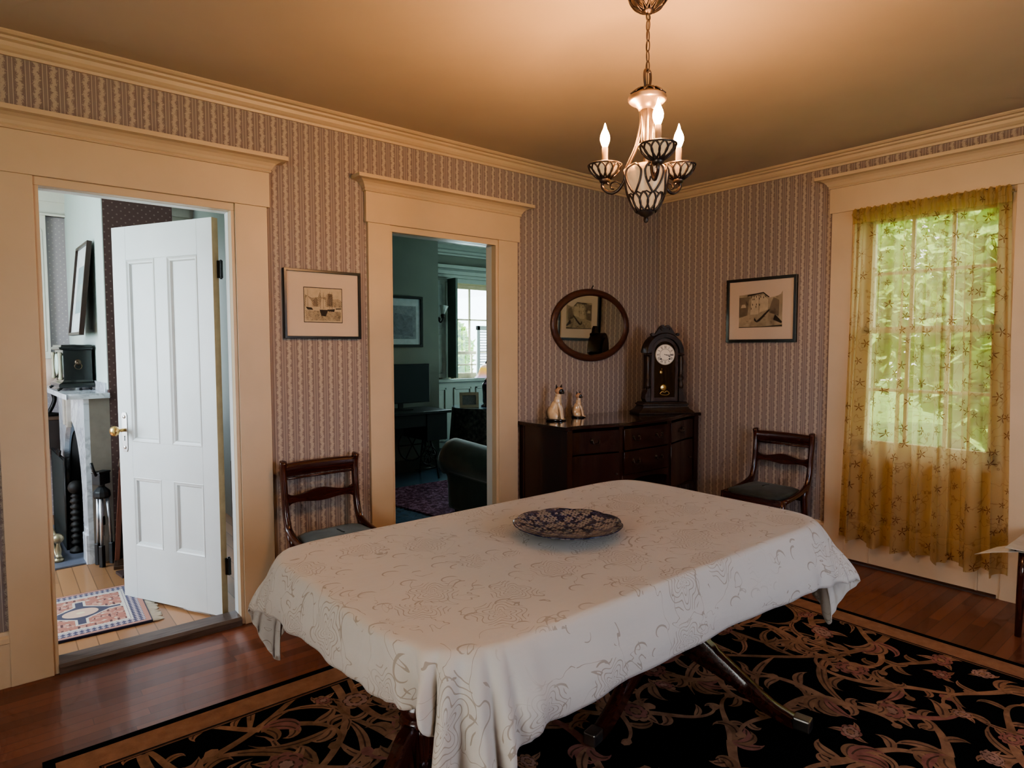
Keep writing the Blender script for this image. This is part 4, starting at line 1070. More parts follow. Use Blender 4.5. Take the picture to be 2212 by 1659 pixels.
for k, adeg in enumerate((-73, 47, 167)):
    a = math.radians(adeg); d = RV * math.sin(a) + FV * math.cos(a); sd = Vector((-d.y, d.x, 0)); Rr = .163
    def P(r, z, s=0.0): q = d * r + sd * s; return (q.x, q.y, z)
    mb = MB()
    for s in (-.006, .006):
        mb.tube(spline([P(.024, 2.325, s), P(.024, 2.27, s * 1.2), P(.042, 2.19, s * 1.5), P(.074, 2.125, s * 1.6), P(.076, 2.10, s * 1.5), P(.06, 2.098, s), P(.05, 2.12, s)], 6), .0032, 6)
    mb.tube(spline([P(.070, 2.105), P(.088, 2.07), P(.108, 2.045), P(.132, 2.036), P(.156, 2.045), P(.172, 2.062), P(.170, 2.078), P(.156, 2.080), P(.150, 2.070)], 6), [.0062] * 40 + [.004] * 20, 8)
    mb.tube(spline([P(.095, 2.062, .004), P(.115, 2.075, .010), P(.135, 2.07, .006), P(.138, 2.055, 0), P(.125, 2.05, 0)], 5), .0032, 6)
    mb.tube(spline([P(.075, 2.10, -.004), P(.06, 2.08, -.012), P(.062, 2.05, -.014), P(.078, 2.045, -.008), P(.084, 2.06, -.004)], 5), .0036, 6)
    arm = obj('arm', mb, M_br, ch, smooth=True)
    c0 = d * Rr
    mb = MB(); mb.lathe([(.004, 2.075), (.016, 2.078), (.022, 2.086), (.020, 2.094), (.014, 2.098)], 24, (c0.x, c0.y, 0))
    mb.X = Matrix.Translation(c0); ribs(mb, [(.020, 2.092), (.040, 2.106), (.056, 2.124), (.063, 2.141)], 12, .0036, .55); mb.tube([(.0635 * math.cos(2 * pi * i / 36), .0635 * math.sin(2 * pi * i / 36), 2.142) for i in range(36)], .0036, 6, closed=True)
    obj('bobeche', mb, M_br, arm, smooth=True)
    mb = MB(); mb.lathe([(.014, 2.096), (.037, 2.108), (.053, 2.126), (.060, 2.141), (.058, 2.141), (.050, 2.127), (.034, 2.110), (.0, 2.103)], 28, (c0.x, c0.y, 0)); obj('glass_cup', mb, M_cream, arm, smooth=True)
    mb = MB(); mb.lathe([(.0, 2.103), (.0115, 2.104), (.0115, 2.208), (.009, 2.214), (.0, 2.215)], 16, (c0.x, c0.y, 0)); obj('candle_sleeve', mb, M_candle, arm, smooth=True)
    mb = MB(); mb.lathe([(r, 2.212 + z) for r, z in ((.0, 0), (.009, .001), (.013, .010), (.0178, .024), (.0185, .034), (.016, .046), (.011, .058), (.006, .069), (.0035, .079), (.0015, .087), (0, .089))], 18, (c0.x, c0.y, 0)); obj('flame_bulb', mb, M_bulb, arm, smooth=True)
prof = [(.058, 2.118), (.076, 2.105), (.078, 2.085), (.072, 2.045), (.060, 2.0), (.045, 1.970), (.030, 1.950)]
mb = MB(); ribs(mb, [(r + .003, z) for r, z in [(.060, 2.118), (.077, 2.104), (.079, 2.08), (.072, 2.04), (.063, 2.008)]], 6, .0042, .42); ribs(mb, [(r + .003, z) for r, z in [(.064, 2.012), (.056, 1.99), (.045, 1.968), (.032, 1.951)]], 12, .0038, .55)
mb.tube([(.065 * math.cos(2 * pi * i / 36), .065 * math.sin(2 * pi * i / 36), 2.010 + .004 * math.sin(2 * pi * i / 3)) for i in range(36)], .003, 5, closed=True)
mb.lathe([(.034, 1.955), (.032, 1.948), (.020, 1.938), (.010, 1.934), (.006, 1.930)], 24); mb.ball((0, 0, 1.922), (.0095, .0095, .011), 14, 10)
obj('bowl_lattice', mb, M_br, ch, smooth=True)
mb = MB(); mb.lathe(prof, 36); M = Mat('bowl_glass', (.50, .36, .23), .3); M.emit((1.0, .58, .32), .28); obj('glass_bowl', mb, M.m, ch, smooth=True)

# ------------------------------------------------------------------ room beyond the left doorway (study with fireplace)
W_dot = dotted('shaded_mauve_wallpaper', 'x', (.115, .068, .062), (.26, .19, .16)); W_dot2 = dotted('pale_dotted_wallpaper', 'x', (.36, .32, .33), (.55, .5, .48))  # mauve one is darkened: the chimney side's shade is in the colour
M_pale = simple('pale_daylit_plaster', (.60, .68, .64), .75, var=.03, nscale=3)  # pale plaster with window daylight in its green-white colour
M_marble = Mat('white_marble', (.74, .76, .80), .18, coat=.3); n = M_marble.noise(4, detail=8, dist=1.5); M_marble.color(M_marble.ramp(n, [(.42, (.70, .73, .78)), (.5, (.50, .52, .56)), (.56, (.76, .78, .82))])); M_marble = M_marble.m
SX0, SX1, SY1 = -6.2, -3.33, 3.30
mb = MB(); mb.bb(SX0, -2.85, TH - .06, SY1, -.10, 0.0); struct('floor_study', mb, M_floor1, 'honey-coloured floorboards in the room beyond the left doorway', 'floor')
mb = MB(); mb.bb(SX0 - .1, -2.80, TH - .06, SY1 + .1, CEIL + .03, CEIL + .15); struct('ceiling_study', mb, M_white, 'white ceiling of the room beyond the left doorway', 'ceiling')
mb = MB(); wallbox(mb, 'x', SY1, SY1 + .1, SX0, -2.8, 0, CEIL + .03, [(-3.30, -2.95, .8, 2.4)]); struct('wall_study_far', mb, W_dot2, 'pale dotted wallpaper on the far wall of the left room', 'wall')  # unseen opening added to go with the alcove fill light
mb = MB(); wallbox(mb, 'y', SX0 - .1, SX0, TH, SY1, 0, CEIL + .03, [(.7, 1.9, .7, 2.3)]); struct('wall_study_left', mb, W_dot2, 'window wall of the left room, out of view', 'wall')
mb = MB(); mb.bb(-2.90, -2.8, TH, SY1, 0, CEIL + .03); struct('wall_study_right', mb, M_pale, 'pale wall behind the open white door', 'wall')
mb = MB(); mb.bb(SX0, D1[0] - .018, TH - .06, TH - .004, 0, CEIL); mb.bb(D1[1] + .018, -2.8, TH - .06, TH - .004, 0, CEIL); mb.bb(D1[0] - .018, D1[1] + .018, TH - .06, TH - .004, D1[2] + .02, CEIL)
struct('wall_study_near', mb, M_pale, 'far side of the dining room wall seen from the left room', 'wall')
# chimney breast (set slightly askew)
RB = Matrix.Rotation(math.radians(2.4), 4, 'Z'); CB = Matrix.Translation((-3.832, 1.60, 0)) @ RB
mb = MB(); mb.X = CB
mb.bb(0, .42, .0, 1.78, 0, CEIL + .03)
cbw = struct('wall_chimney_breast', mb, W_dot, 'chimney breast in mauve dotted wallpaper, coloured dark for its shaded side', 'wall')
mb = MB(); mb.X = CB; mb.bb(-.006, -.0005, .004, 1.78, 1.17, CEIL + .03); obj('daylit_face', mb, M_pale, cbw)  # window light on the breast, coloured in as a pale sheet
mb = MB(); mb.bb(SX0, -2.8, SY1 - .03, SY1, CEIL - .17, CEIL + .03); mb.bb(SX0, -2.8, SY1 - .05, SY1, CEIL - .05, CEIL + .03); mb.bb(SX0, -2.8, SY1 - .06, SY1, CEIL - .17, CEIL - .155)
M_ivory = simple('ivory_paint', (.74, .71, .62), .45, var=.03)
struct('trim_8', mb, M_ivory, 'ivory frieze moulding on the far wall of the left room', 'moulding')
# baseboard beside chimney
mb = MB(); mb.X = CB; mb.prism([(.065, 0), (.065, .23), (.05, .25), (.04, .30), (.045, .235), (.02, .0)], -.018, -.002, 'y'); mb.bb(.03, .42, -.022, -.002, 0, .24)
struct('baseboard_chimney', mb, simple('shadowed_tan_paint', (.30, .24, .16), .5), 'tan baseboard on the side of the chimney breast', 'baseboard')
# mantel
mt = thing('fireplace_mantel', 'white marble fireplace mantel with arched opening in the left room', 'fireplace', (-3.832, 1.60, 0), math.radians(2.4))
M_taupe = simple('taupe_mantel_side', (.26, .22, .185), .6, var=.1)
mb = MB(); sh = spline([(-.001, -.03), (-.18, -.03), (-.235, -.012), (-.25, .05), (-.25, 1.24), (-.235, 1.29), (-.18, 1.31), (-.001, 1.31)], 4); mb.prism(sh, 1.115, 1.150, 'z'); obj('mantel_shelf', mb, M_marble, mt, bevel=.004)
mb = MB(); mb.bb(-.02, -.001, .04, 1.28, 1.150, 1.215); obj('backsplash', mb, M_marble, mt, bevel=.003)
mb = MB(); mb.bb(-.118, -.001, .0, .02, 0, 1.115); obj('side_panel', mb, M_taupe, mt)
# marble face with an arch
cy_, hw, zs = .64, .44, .42
mb = MB(); pts = [(.0, 0.0), (.0, 1.115), (1.28, 1.115), (1.28, 0.0), (cy_ + hw, 0.0)] + [(cy_ + hw * math.cos(pi * i / 24), zs + .50 * math.sin(pi * i / 24)) for i in range(25)] + [(cy_ - hw, 0.0)]
mb.prism(pts, -.148, -.118, 'x'); obj('marble_face', mb, M_marble, mt)
for ya in (.002, 1.15): mb = MB(); mb.bb(-.165, -.145, ya, ya + .128, 0, .20); mb.bb(-.158, -.146, ya + .013, ya + .113, .19, .24); obj('plinth_block', mb, M_marble, mt, bevel=.004)
mb = MB(); mb.prism([(cy_ - .06, 1.115), (cy_ + .06, 1.115), (cy_ + .045, .87), (cy_ - .045, .87)], -.175, -.145, 'x'); mb.prism([(cy_ - .035, 1.10), (cy_ + .035, 1.10), (cy_ + .028, .89), (cy_ - .028, .89)], -.19, -.17, 'x'); obj('keystone', mb, simple('veined_keystone', (.42, .38, .33), .35), mt, bevel=.003)
mb = MB(); mb.bb(-.110, -.108, .05, 1.33, 0, 1.05); obj('firebox', mb, simple('firebox_black', (.004, .004, .004), .9), mt)  # thin near-black sheet closes the arch, no box behind it
mb = MB(); pts_o = [(cy_ + hw * math.cos(pi * i / 24), zs + .50 * math.sin(pi * i / 24)) for i in range(25)]; pts_i = [(cy_ + (hw - .06) * math.cos(pi * i / 24), zs + .42 * math.sin(pi * i / 24)) for i in range(25)]
mb.rings([[(-.118, y, z) for y, z in pts_o], [(-.118, y, z) for y, z in pts_i]], closed=False, cap=False); obj('arch_insert', mb, simple('blue_grey_iron', (.07, .09, .11), .5), mt)
mb = MB(); mb.bb(-.44, -.118, .02, 1.28, .0, .014); obj('hearth_slab', mb, simple('slate_hearth', (.13, .14, .18), .4), mt, bevel=.003)
# fender, screen, andiron
M_fb = simple('dull_brass', (.30, .26, .17), .4, .8)
fd = thing('fireplace_fender', 'dull brass fender rail with ball finial on the slate hearth', 'fender', (-3.832, 1.60, .0145), math.radians(2.4))
mb = MB(); mb.tube([(-.30, .14, .035), (-.30, 1.2, .035)], .018, 8); obj('bottom_rail', mb, M_fb, fd, smooth=True)
mb = MB(); mb.tube([(-.30, .16, .15), (-.30, 1.2, .15)], .012, 8); obj('top_rail', mb, M_fb, fd, smooth=True)
for y in (.16, 1.2):
    mb = MB(); mb.lathe([(.03, 0), (.03, .02), (.012, .03), (.02, .08), (.01, .12), (.014, .13)], 14, (-.30, y, 0)); mb.ball((-.30, y, .158), .034, 14, 10); obj('finial', mb, M_fb, fd, smooth=True)
fs = thing('fire_screen', 'tall black folding fire screen standing before the arched fireplace', 'fire screen', (-3.832, 1.60, .0145), math.radians(2.4))
mb = MB(); mb.bb(-.225, -.21, .42, 1.10, 0, .64); obj('screen_panel', mb, simple('green_black_mesh', (.012, .017, .016), .7), fs)
mb = MB(); mb.tube([(-.218, .42, .0), (-.218, .42, .65), (-.218, 1.10, .65), (-.218, 1.10, 0)], .009, 6); mb.tube(spline([(-.225, .70, .65), (-.23, .68, .69), (-.23, .60, .68), (-.23, .56, .66), (-.23, .52, .70)], 4), .007, 6); obj('screen_frame', mb, M_iron, fs, smooth=True)
an = thing('andiron', 'dark ball-turned andiron inside the shadowed fireplace arch', 'andiron', (-3.832, 1.60, .0145), math.radians(2.4))
mb = MB(); mb.lathe([(.05, 0), (.05, .02), (.02, .04)] + [(.018 + .022 * abs(math.sin(k * .9)), .05 + .012 * k) for k in range(30)] + [(.015, .42)], 14, (-.17, .33, 0)); mb.ball((-.17, .33, .46), .048, 14, 10); obj('turned_post', mb, simple('tarnished_bronze', (.010, .009, .008), .6, .3), an, smooth=True)
# mantel clock
mc = thing('mantel_clock', 'black Victorian mantel clock with lion-head handle on the marble shelf', 'clock', (-3.832, 1.60, 1.1505), math.radians(2.4))
M_bk = simple('ebonised_black', (.008, .010, .009), .22, coat=.5)
mb = MB(); mb.bb(-.20, -.03, .42, .86, .05, .30); rs = []
for z, e in ((.02, .03), (.035, .035), (.05, .03), (.06, .012), (.075, .0)): rs.append([(-.20 - e, .42 - e, z), (-.03 + e * .2, .42 - e, z), (-.03 + e * .2, .86 + e, z), (-.20 - e, .86 + e, z)])
mb.rings(rs); rs = []
for z, e in ((.285, .0), (.292, .022), (.305, .026), (.308, .012), (.322, .010), (.326, -.02)): rs.append([(-.20 - e, .42 - e, z), (-.03 + e * .2, .42 - e, z), (-.03 + e * .2, .86 + e, z), (-.20 - e, .86 + e, z)])
mb.rings(rs); body = obj('clock_case', mb, M_bk, mc, bevel=.003)
mb = MB(); mb.lathe([(0, .0), (.070, 0), (.076, .01), (.076, .02), (.06, .022), (.0, .024)], 28, (-.20, .64, .185), Matrix.Rotation(-pi / 2, 3, 'Y')); obj('dial', mb, simple('mint_lit_dial', (.60, .75, .66), .25), mc, smooth=True)
for y in (.45, .83):
    mb = MB(); mb.lathe([(.012, .075), (.016, .085), (.011, .10), (.011, .24), (.016, .255), (.012, .27)], 14, (-.215, y, 0)); obj('column', mb, simple('veined_column', (.45, .42, .30), .3), mc, smooth=True)
mb = MB(); mb.ball((-.115, .416, .20), (.020, .010, .022), 12, 8); mb.ball((-.115, .406, .195), (.010, .008, .010), 10, 6); mb.tube([(-.115 + .022 * math.cos(q), .408, .172 + .022 * math.sin(q)) for q in [2 * pi * i / 16 for i in range(16)]], .003, 6, closed=True); obj('lion_handle', mb, simple('bronze_lion', (.10, .07, .045), .35, .8), mc, smooth=True)
for x, y in ((-.215, .41), (-.215, .87), (-.04, .41), (-.04, .87)):
    mb = MB(); mb.tube([(x, y, .03), (x - .01, y - .006, .015), (x - .025 * (x < -.1), y - .01, .006)], [.014, .010, .010], 8); obj('foot', mb, M_iron, mc, smooth=True)
# picture on the breast, leaning forward
def seaview(mb, x0, x1, z0, z1, y):
    q2(mb, 0, [(x0, z0), (x1, z0), (x1, z1), (x0, z1)], y)
    q2(mb, 1, [(x0, z0 + .25 * (z1 - z0)), (x1, z0 + .25 * (z1 - z0)), (x1, z1 * .2), (x0, z1 * .3)], y - .0003)
pc = picture('framed_picture', 'tall dark-framed print in a white mat tilting forward above the mantel', (-3.853, 2.07, 1.905), math.radians(-87.6), .52, .66, .02, -.12, .12, -.17, .17, seaview, simple('dark_brown_frame', (.035, .018, .013), .3), simple('white_mat', (.70, .74, .74), .7), .03)
pc.location = (-3.860, 2.15, 1.87); pc.rotation_euler = (math.radians(-6), 0, math.radians(-87.6)); pc.location.x -= .05
for chh in pc.children:
    if chh.name.startswith('etching'): chh.data.materials[0] = simple('grey_blue_print', (.34, .44, .46), .7, var=.1); chh.data.materials[1] = simple('grey_green_print', (.40, .48, .46), .7, var=.2)
# shutter and lamp on the far wall
mb = MB(); mb.bb(-4.60, -4.045, SY1 - .05, SY1 - .002, 1.36, CEIL - .17)
sh_ = struct('window_3', mb, M_ivory, 'ivory panelled window shutter at the far left of the left room', 'window', bevel=.003)
mb = MB(); pts = [(-4.14, 1.42)] + [(-4.105 - .035 * math.cos(pi * i / 10), 2.42 + .05 * math.sin(pi * i / 10)) for i in range(11)] + [(-4.07, 1.42)]
mb.prism(pts, SY1 - .056, SY1 - .048, 'y'); obj('raised_panel', mb, M_ivory, sh_, bevel=.004)
ob = thing('writing_desk', 'small brown desk in the far left corner carrying the lamp', 'desk', (-4.24, 3.09, 0))
M_dkw = wood('desk_brown', (.05, .026, .016), (.09, .05, .03), .4, .2, 'x')
mb = MB(); mb.bb(-.32, .32, -.14, .14, .86, .89); obj('desk_top', mb, M_dkw, ob, bevel=.004)
mb = MB(); mb.bb(-.30, .30, -.13, .13, .62, .859); obj('desk_body', mb, simple('shadow_brown', (.022, .014, .012), .5), ob)
for sx in (-1, 1):
    for sy in (-1, 1): mb = MB(); mb.tube([(sx * .27, sy * .10, .62), (sx * .27, sy * .10, 0)], [.025, .014], 8); obj('leg', mb, M_dkw, ob, smooth=True)
lp = thing('table_lamp', 'lamp with blush fabric shade and curved black base on the far desk', 'lamp', (-4.09, 3.09, .8905))
mb = MB(); mb.lathe([(.09, 0), (.09, .012), (.03, .025)], 18); mb.tube(spline([(0, 0, .02), (.03, 0, .08), (.045, 0, .15), (.01, 0, .25), (0, 0, .32)], 4), [.016] * 10 + [.022] * 4 + [.012] * 10, 8); mb.tube(spline([(0, 0, .02), (-.05, 0, .04), (-.06, 0, .08), (-.03, 0, .10)], 4), .006, 6); obj('lamp_base', mb, M_iron, lp, smooth=True)
mb = MB(); mb.lathe([(.120, .245), (.090, .47)], 24); M = Mat('blush_shade', (.72, .55, .46), .8); mb2 = obj('lamp_shade', mb, M.m, lp, smooth=True)
# tripod
tp = thing('camera_tripod', 'silver folded camera tripod with black pan head leaning by the chimney', 'tripod', (-3.905, 1.525, .0005), math.radians(40))
M_alu = simple('brushed_aluminium', (.70, .74, .80), .3, .9); M_pl = simple('black_plastic', (.014, .016, .018), .4)
for a in (90, 210, 330):
    a = math.radians(a); c1, s1 = math.cos(a), math.sin(a)
    mb = MB(); mb.tube([(c1 * .045, s1 * .045, .14), (c1 * .030, s1 * .030, .47)], [.009, .011], 8); lg = obj('leg', mb, M_alu, tp, smooth=True)
    mb = MB(); mb.box((c1 * .048, s1 * .048, .072), (.028, .028, .144)); obj('leg_lock', mb, M_pl, lg, bevel=.004)
mb = MB(); mb.tube([(0, 0, .2), (0, 0, .50)], .008, 8); obj('centre_column', mb, M_alu, tp, smooth=True)
mb = MB(); mb.lathe([(.045, .455), (.052, .47), (.05, .50), (.03, .52), (.02, .53)], 12); obj('collar', mb, M_pl, tp, bevel=.004)
mb = MB(); mb.box((0, 0, .30), (.022, .022, .06)); obj('brace_hub', mb, M_pl, tp, bevel=.004)
mb = MB(); mb.box((0, 0, .585), (.085, .06, .075)); mb.lathe([(.02, .53), (.02, .55)], 12); mb.box((0, 0, .628), (.095, .065, .012)); hd = obj('pan_head', mb, M_pl, tp, bevel=.004)
mb = MB(); mb.tube([(-.04, 0, .61), (-.06, 0, .65), (-.075, 0, .70)], .009, 8); obj('pan_handle', mb, M_pl, hd, smooth=True)
# dark cabinet and board behind the door
cb = thing('wall_clock_case', 'long dark wooden case with mahogany edge leaning beside the chimney', 'cabinet', (-3.742, 1.40, 0), math.radians(-8))
cbm = Matrix.Rotation(math.radians(4), 3, 'Y')
mb = MB(); mb.box((.02, .06, .36), (.18, .15, .62), cbm); obj('case_body', mb, simple('black_brown_case', (.014, .008, .007), .4), cb, bevel=.004)
mb = MB(); mb.box((-.082, .0, .36), (.030, .10, .60), cbm); obj('door_edge', mb, wood('red_mahogany_edge', (.09, .028, .016), (.15, .05, .03), .35, .2, 'z'), cb, bevel=.003)
mb = MB(); mb.box((.015, .05, .045), (.24, .19, .04)); mb.box((.01, .05, .012), (.27, .21, .024)); obj('plinth', mb, M_dkw, cb, bevel=.004)
mb = MB(); rs = [[(x * s + .06, .05 + y * s2, z) for x, y in ((-.12, -.095), (.12, -.095), (.12, .095), (-.12, .095))] for z, s, s2 in ((.665, 1, 1), (.68, 1.18, 1.15), (.70, 1.12, 1.1), (.73, .9, .9), (.76, .5, .6))]
mb.rings(rs); obj('cornice_top', mb, M_dkw, cb, bevel=.003)
mb = MB(); mb.box((-3.745, 1.215, .034), (.14, .10, .030), Matrix.Rotation(.15, 3, 'Z')); wb = obj('wooden_block', mb, simple('light_pine', (.50, .30, .18), .5), None, bevel=.003); tag(wb, 'light pine board stacked on a dark strip by the open door', 'board')
mb = MB(); mb.box((-3.765, 1.23, .0095), (.20, .13, .018), Matrix.Rotation(.15, 3, 'Z')); wb = obj('wooden_strip', mb, simple('dark_strip', (.05, .03, .028), .5), None, bevel=.003); tag(wb, 'dark flat wooden strip on the floor under the pine board', 'board')
# small oriental rug
M = Mat('oriental_rug_wool', (.4, .2, .15), .95, spec=.1, sheen=.2)
o_ = M.coord(); x, y, z = M.xyz(o_)
# rug centred at origin, local x long way to fringe, y short
ax, ay = x.abs(), y.abs()
ed = (.44 - ax * 1.0).mn(.335 - ay)
n = M.noise(38, o_, 2, .4); nv = M.voro(30, o_); blk = S(M.nt, nv.outputs['Distance'])
cell = ((x / .052).frac() - .5).abs() + ((y / .052).frac() - .5).abs()
col = M.mix(n.gt(.54), (.40, .16, .115), (.50, .27, .20))
ang = ((x / .035).frac() - .5).abs().lt(.16) * ((y / .09).frac() - .5).abs().lt(.3) * n.gt(.5)
col = M.mix(ang, col, (.10, .035, .035))
lite = cell.lt(.22) * n.gt(.45); col = M.mix(lite, col, (.60, .50, .40))
mxx = x - .14; ax2 = mxx.abs(); cross = (ax2 * .75 + ay).lt(.125).mx(ax2.lt(.030) * ay.lt(.185)).mx(ay.lt(.024) * ax2.lt(.20)); crossi = (ax2 * .75 + ay).lt(.112).mx(ax2.lt(.018) * ay.lt(.172)).mx(ay.lt(.012) * ax2.lt(.185))
col = M.mix(cross, col, (.58, .52, .46)); col = M.mix(crossi, col, (.045, .045, .085)); el = (mxx * mxx + y * y * 1.7).m('SQRT'); col = M.mix(el.lt(.09), col, (.62, .42, .32)); col = M.mix(el.lt(.09) * el.gt(.082), col, (.05, .05, .08)); col = M.mix(el.lt(.02), col, (.7, .6, .4))
b2 = ed.lt(.10); wav = (((x + y) * 120.0).sin() * ((x - y) * 120.0).sin()).gt(.0)
bc = M.mix(wav, (.035, .04, .10), (.40, .33, .36)); col = M.mix(b2, col, bc)
col = M.mix(ed.lt(.105) * ed.gt(.092), col, (.62, .58, .52)); col = M.mix(ed.lt(.088) * ed.gt(.080), col, (.55, .52, .48)); col = M.mix(ed.lt(.028), col, (.42, .20, .15)); col = M.mix(ed.lt(.006), col, (.03, .03, .06))
M.color(col); M.bump(M.noise(400), .4, .002)
sr = thing('small_rug', 'small oriental rug with ivory fringe on the honey floorboards', 'rug', (-4.255, .668, 0), math.radians(-2))
mb = MB(); mb.bb(-.44, .44, -.335, .335, .0005, .014); obj('rug_field', mb, M.m, sr, bevel=.003)
M_fr = simple('ivory_cotton', (.52, .48, .40), .9)
for s in (-1, 1):
    mb = MB()
    for k in range(64):
        y = -.33 + .66 * k / 63; L = random.uniform(.045, .06); mb.tube([(s * .438, y, .008), (s * (.438 + L * .5), y + random.uniform(-.004, .004), .006), (s * (.438 + L), y + random.uniform(-.008, .008), .004)], [.0042, .005, .003], 5)
    obj('fringe', mb, M_fr, sr)
# open white door
dr = D.objects.new('door_1', None); COL.objects.link(dr); dr.location = (-3.500, .136, .0); dr['kind'] = 'structure'; tag(dr, 'open white four-panel door swung into the left room', 'door')
ang = math.atan2(.805 - .165, -3.848 + 3.512); dr.rotation_euler = (0, 0, ang)
DW, DT, DZ0, DZ1 = .765, .038, .014, 2.125
mb = MB()
pan = [(.125, .345, 1.00, 1.86), (.435, .655, 1.00, 1.86), (.125, .345, .30, .76), (.435, .655, .30, .76)]
xs = [0, .125, .345, .435, .655, DW]; zs_ = [DZ0, .30, .76, 1.00, 1.86, DZ1]
mb.bb(0, DW, 0, DT * .45, DZ0, DZ1) if False else None
pan = [(.11, .335, .92, 1.94), (.43, .655, .92, 1.94), (.11, .335, .32, .72), (.43, .655, .32, .72)]
wallbox(mb, 'x', -.0, DT, 0, .11, DZ0, DZ1, []); wallbox(mb, 'x', 0, DT, .655, DW, DZ0, DZ1, [])
mb.bb(.335, .43, 0, DT, .32, .72); mb.bb(.335, .43, 0, DT, .92, 1.94)
for p, q in ((DZ0, .32), (.72, .92), (1.94, DZ1)): mb.bb(.11, .655, 0, DT, p, q)
obj('door_frame', mb, M_white, dr, bevel=.0012)
mb = MB(); mb.bb(-.0012, .0005, .0005, DT - .0005, DZ0, DZ1); obj('hinge_edge', mb, simple('tan_bare_edge', (.42, .31, .17), .6), dr)
for a, b, p, q in pan:
    mb = MB()
    for yy, sg in ((0, 1), (DT, -1)):
        rs = [[(a + e, yy + sg * d, p + e), (b - e, yy + sg * d, p + e), (b - e, yy + sg * d, q - e), (a + e, yy + sg * d, q - e)] for e, d in ((0, 0.0), (.004, -.002), (.012, .002), (.020, .004), (.026, .014))]
        mb.rings(rs, cap=False); mb.quad(*rs[-1])
    obj('door_panel', mb, M_white, dr)
hx = DW - .055; hz = .985
for yy, sg in ((DT, 1),):
    mb = MB(); pts = [(hx - .022, hz - .11), (hx - .014, hz - .125), (hx + .014, hz - .125), (hx + .022, hz - .11), (hx + .022, hz + .085), (hx + .014, hz + .10), (hx - .014, hz + .10), (hx - .022, hz + .085)]
    mb.prism(pts, yy, yy + sg * .004, 'y')
    mb.lathe([(.011, 0), (.009, .004), (.0, .006)], 12, (hx, yy + .004, hz + .075), Matrix.Rotation(-pi / 2, 3, 'X')); mb.lathe([(.011, 0), (.009, .004), (.0, .006)], 12, (hx, yy + .004, hz - .10), Matrix.Rotation(-pi / 2, 3, 'X'))
    e_ = obj('escutcheon', mb, M_pewter, dr, bevel=.001)
    mb = MB(); mb.prism([(hx - .003, hz - .062), (hx + .003, hz - .062), (hx + .002, hz - .04), (hx - .002, hz - .04)], yy + .0035, yy + .0048, 'y'); mb.lathe([(.0045, 0), (.0045, .0012)], 10, (hx, yy + .0036, hz - .038), Matrix.Rotation(-pi / 2, 3, 'X')); obj('keyhole', mb, M_black, e_)
    mb = MB(); mb.lathe([(.010, 0), (.010, .02), (.008, .03), (.012, .038), (.024, .046), (.029, .058), (.027, .070), (.016, .079), (.0, .081)], 24, (hx, yy + .003, hz), Matrix.Rotation(-pi / 2, 3, 'X')); obj('door_knob', mb, M_brass, dr, smooth=True)
for z in (.28, 1.86):
    mb = MB(); mb.bb(-.028, .002, -.002, .012, z - .045, z + .045); mb.tube([(-.012, -.004, z - .05), (-.012, -.004, z + .05)], .006, 8); obj('hinge', mb, M_black, dr)
# dark chest glimpsed in the gap behind the door
mb = MB(); mb.bb(-3.10, -2.92, .9, 1.5, .002, .62); o = obj('storage_chest', mb, M_dkw, None, bevel=.01); tag(o, 'dark wooden chest glimpsed in the gap behind the open door', 'chest')

# ------------------------------------------------------------------ room beyond the middle doorway (dim parlour)
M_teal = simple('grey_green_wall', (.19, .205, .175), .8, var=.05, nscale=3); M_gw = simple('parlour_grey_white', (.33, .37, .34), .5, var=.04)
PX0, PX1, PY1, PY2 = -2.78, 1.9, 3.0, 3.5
mb = MB(); mb.bb(-2.80, PX1, TH - .06, PY2, -.10, 0.0); struct('floor_parlour', mb, M_floor2, 'dark floor of the dim parlour with its blue reflection in the colour', 'floor')
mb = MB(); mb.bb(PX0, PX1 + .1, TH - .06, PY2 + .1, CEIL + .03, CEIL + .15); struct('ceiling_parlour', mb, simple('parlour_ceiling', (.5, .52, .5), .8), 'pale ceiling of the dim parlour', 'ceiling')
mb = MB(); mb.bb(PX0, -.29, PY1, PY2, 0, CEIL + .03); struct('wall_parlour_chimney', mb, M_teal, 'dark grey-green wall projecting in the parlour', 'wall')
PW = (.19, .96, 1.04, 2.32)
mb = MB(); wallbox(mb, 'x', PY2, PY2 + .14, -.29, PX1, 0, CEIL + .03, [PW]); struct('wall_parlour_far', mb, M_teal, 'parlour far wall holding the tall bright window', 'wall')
mb = MB(); wallbox(mb, 'y', PX1, PX1 + .1, TH, PY2, 0, CEIL + .03, [(1.1, 2.3, .8, 2.3)]); struct('wall_parlour_right', mb, M_teal, 'parlour side wall, out of view', 'wall')  # opening made up to go with the parlour side fill
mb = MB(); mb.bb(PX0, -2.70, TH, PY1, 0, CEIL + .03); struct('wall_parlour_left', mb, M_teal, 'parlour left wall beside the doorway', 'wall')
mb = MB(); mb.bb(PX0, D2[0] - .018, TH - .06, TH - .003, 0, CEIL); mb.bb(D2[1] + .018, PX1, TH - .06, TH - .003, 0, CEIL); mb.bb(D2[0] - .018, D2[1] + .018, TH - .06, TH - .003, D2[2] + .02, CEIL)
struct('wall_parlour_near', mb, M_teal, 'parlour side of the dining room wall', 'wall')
prf = [(0, -.09), (-.015, -.09), (-.02, -.07), (-.05, -.06), (-.055, -.03), (-.10, -.02), (-.10, .03), (0, .03)]
mb = MB(); mb.prism([(PY2 + a, CEIL + b) for a, b in prf], -.29, PX1, 'x'); struct('trim_9', mb, M_gw, 'grey-white ceiling cornice in the parlour', 'moulding')
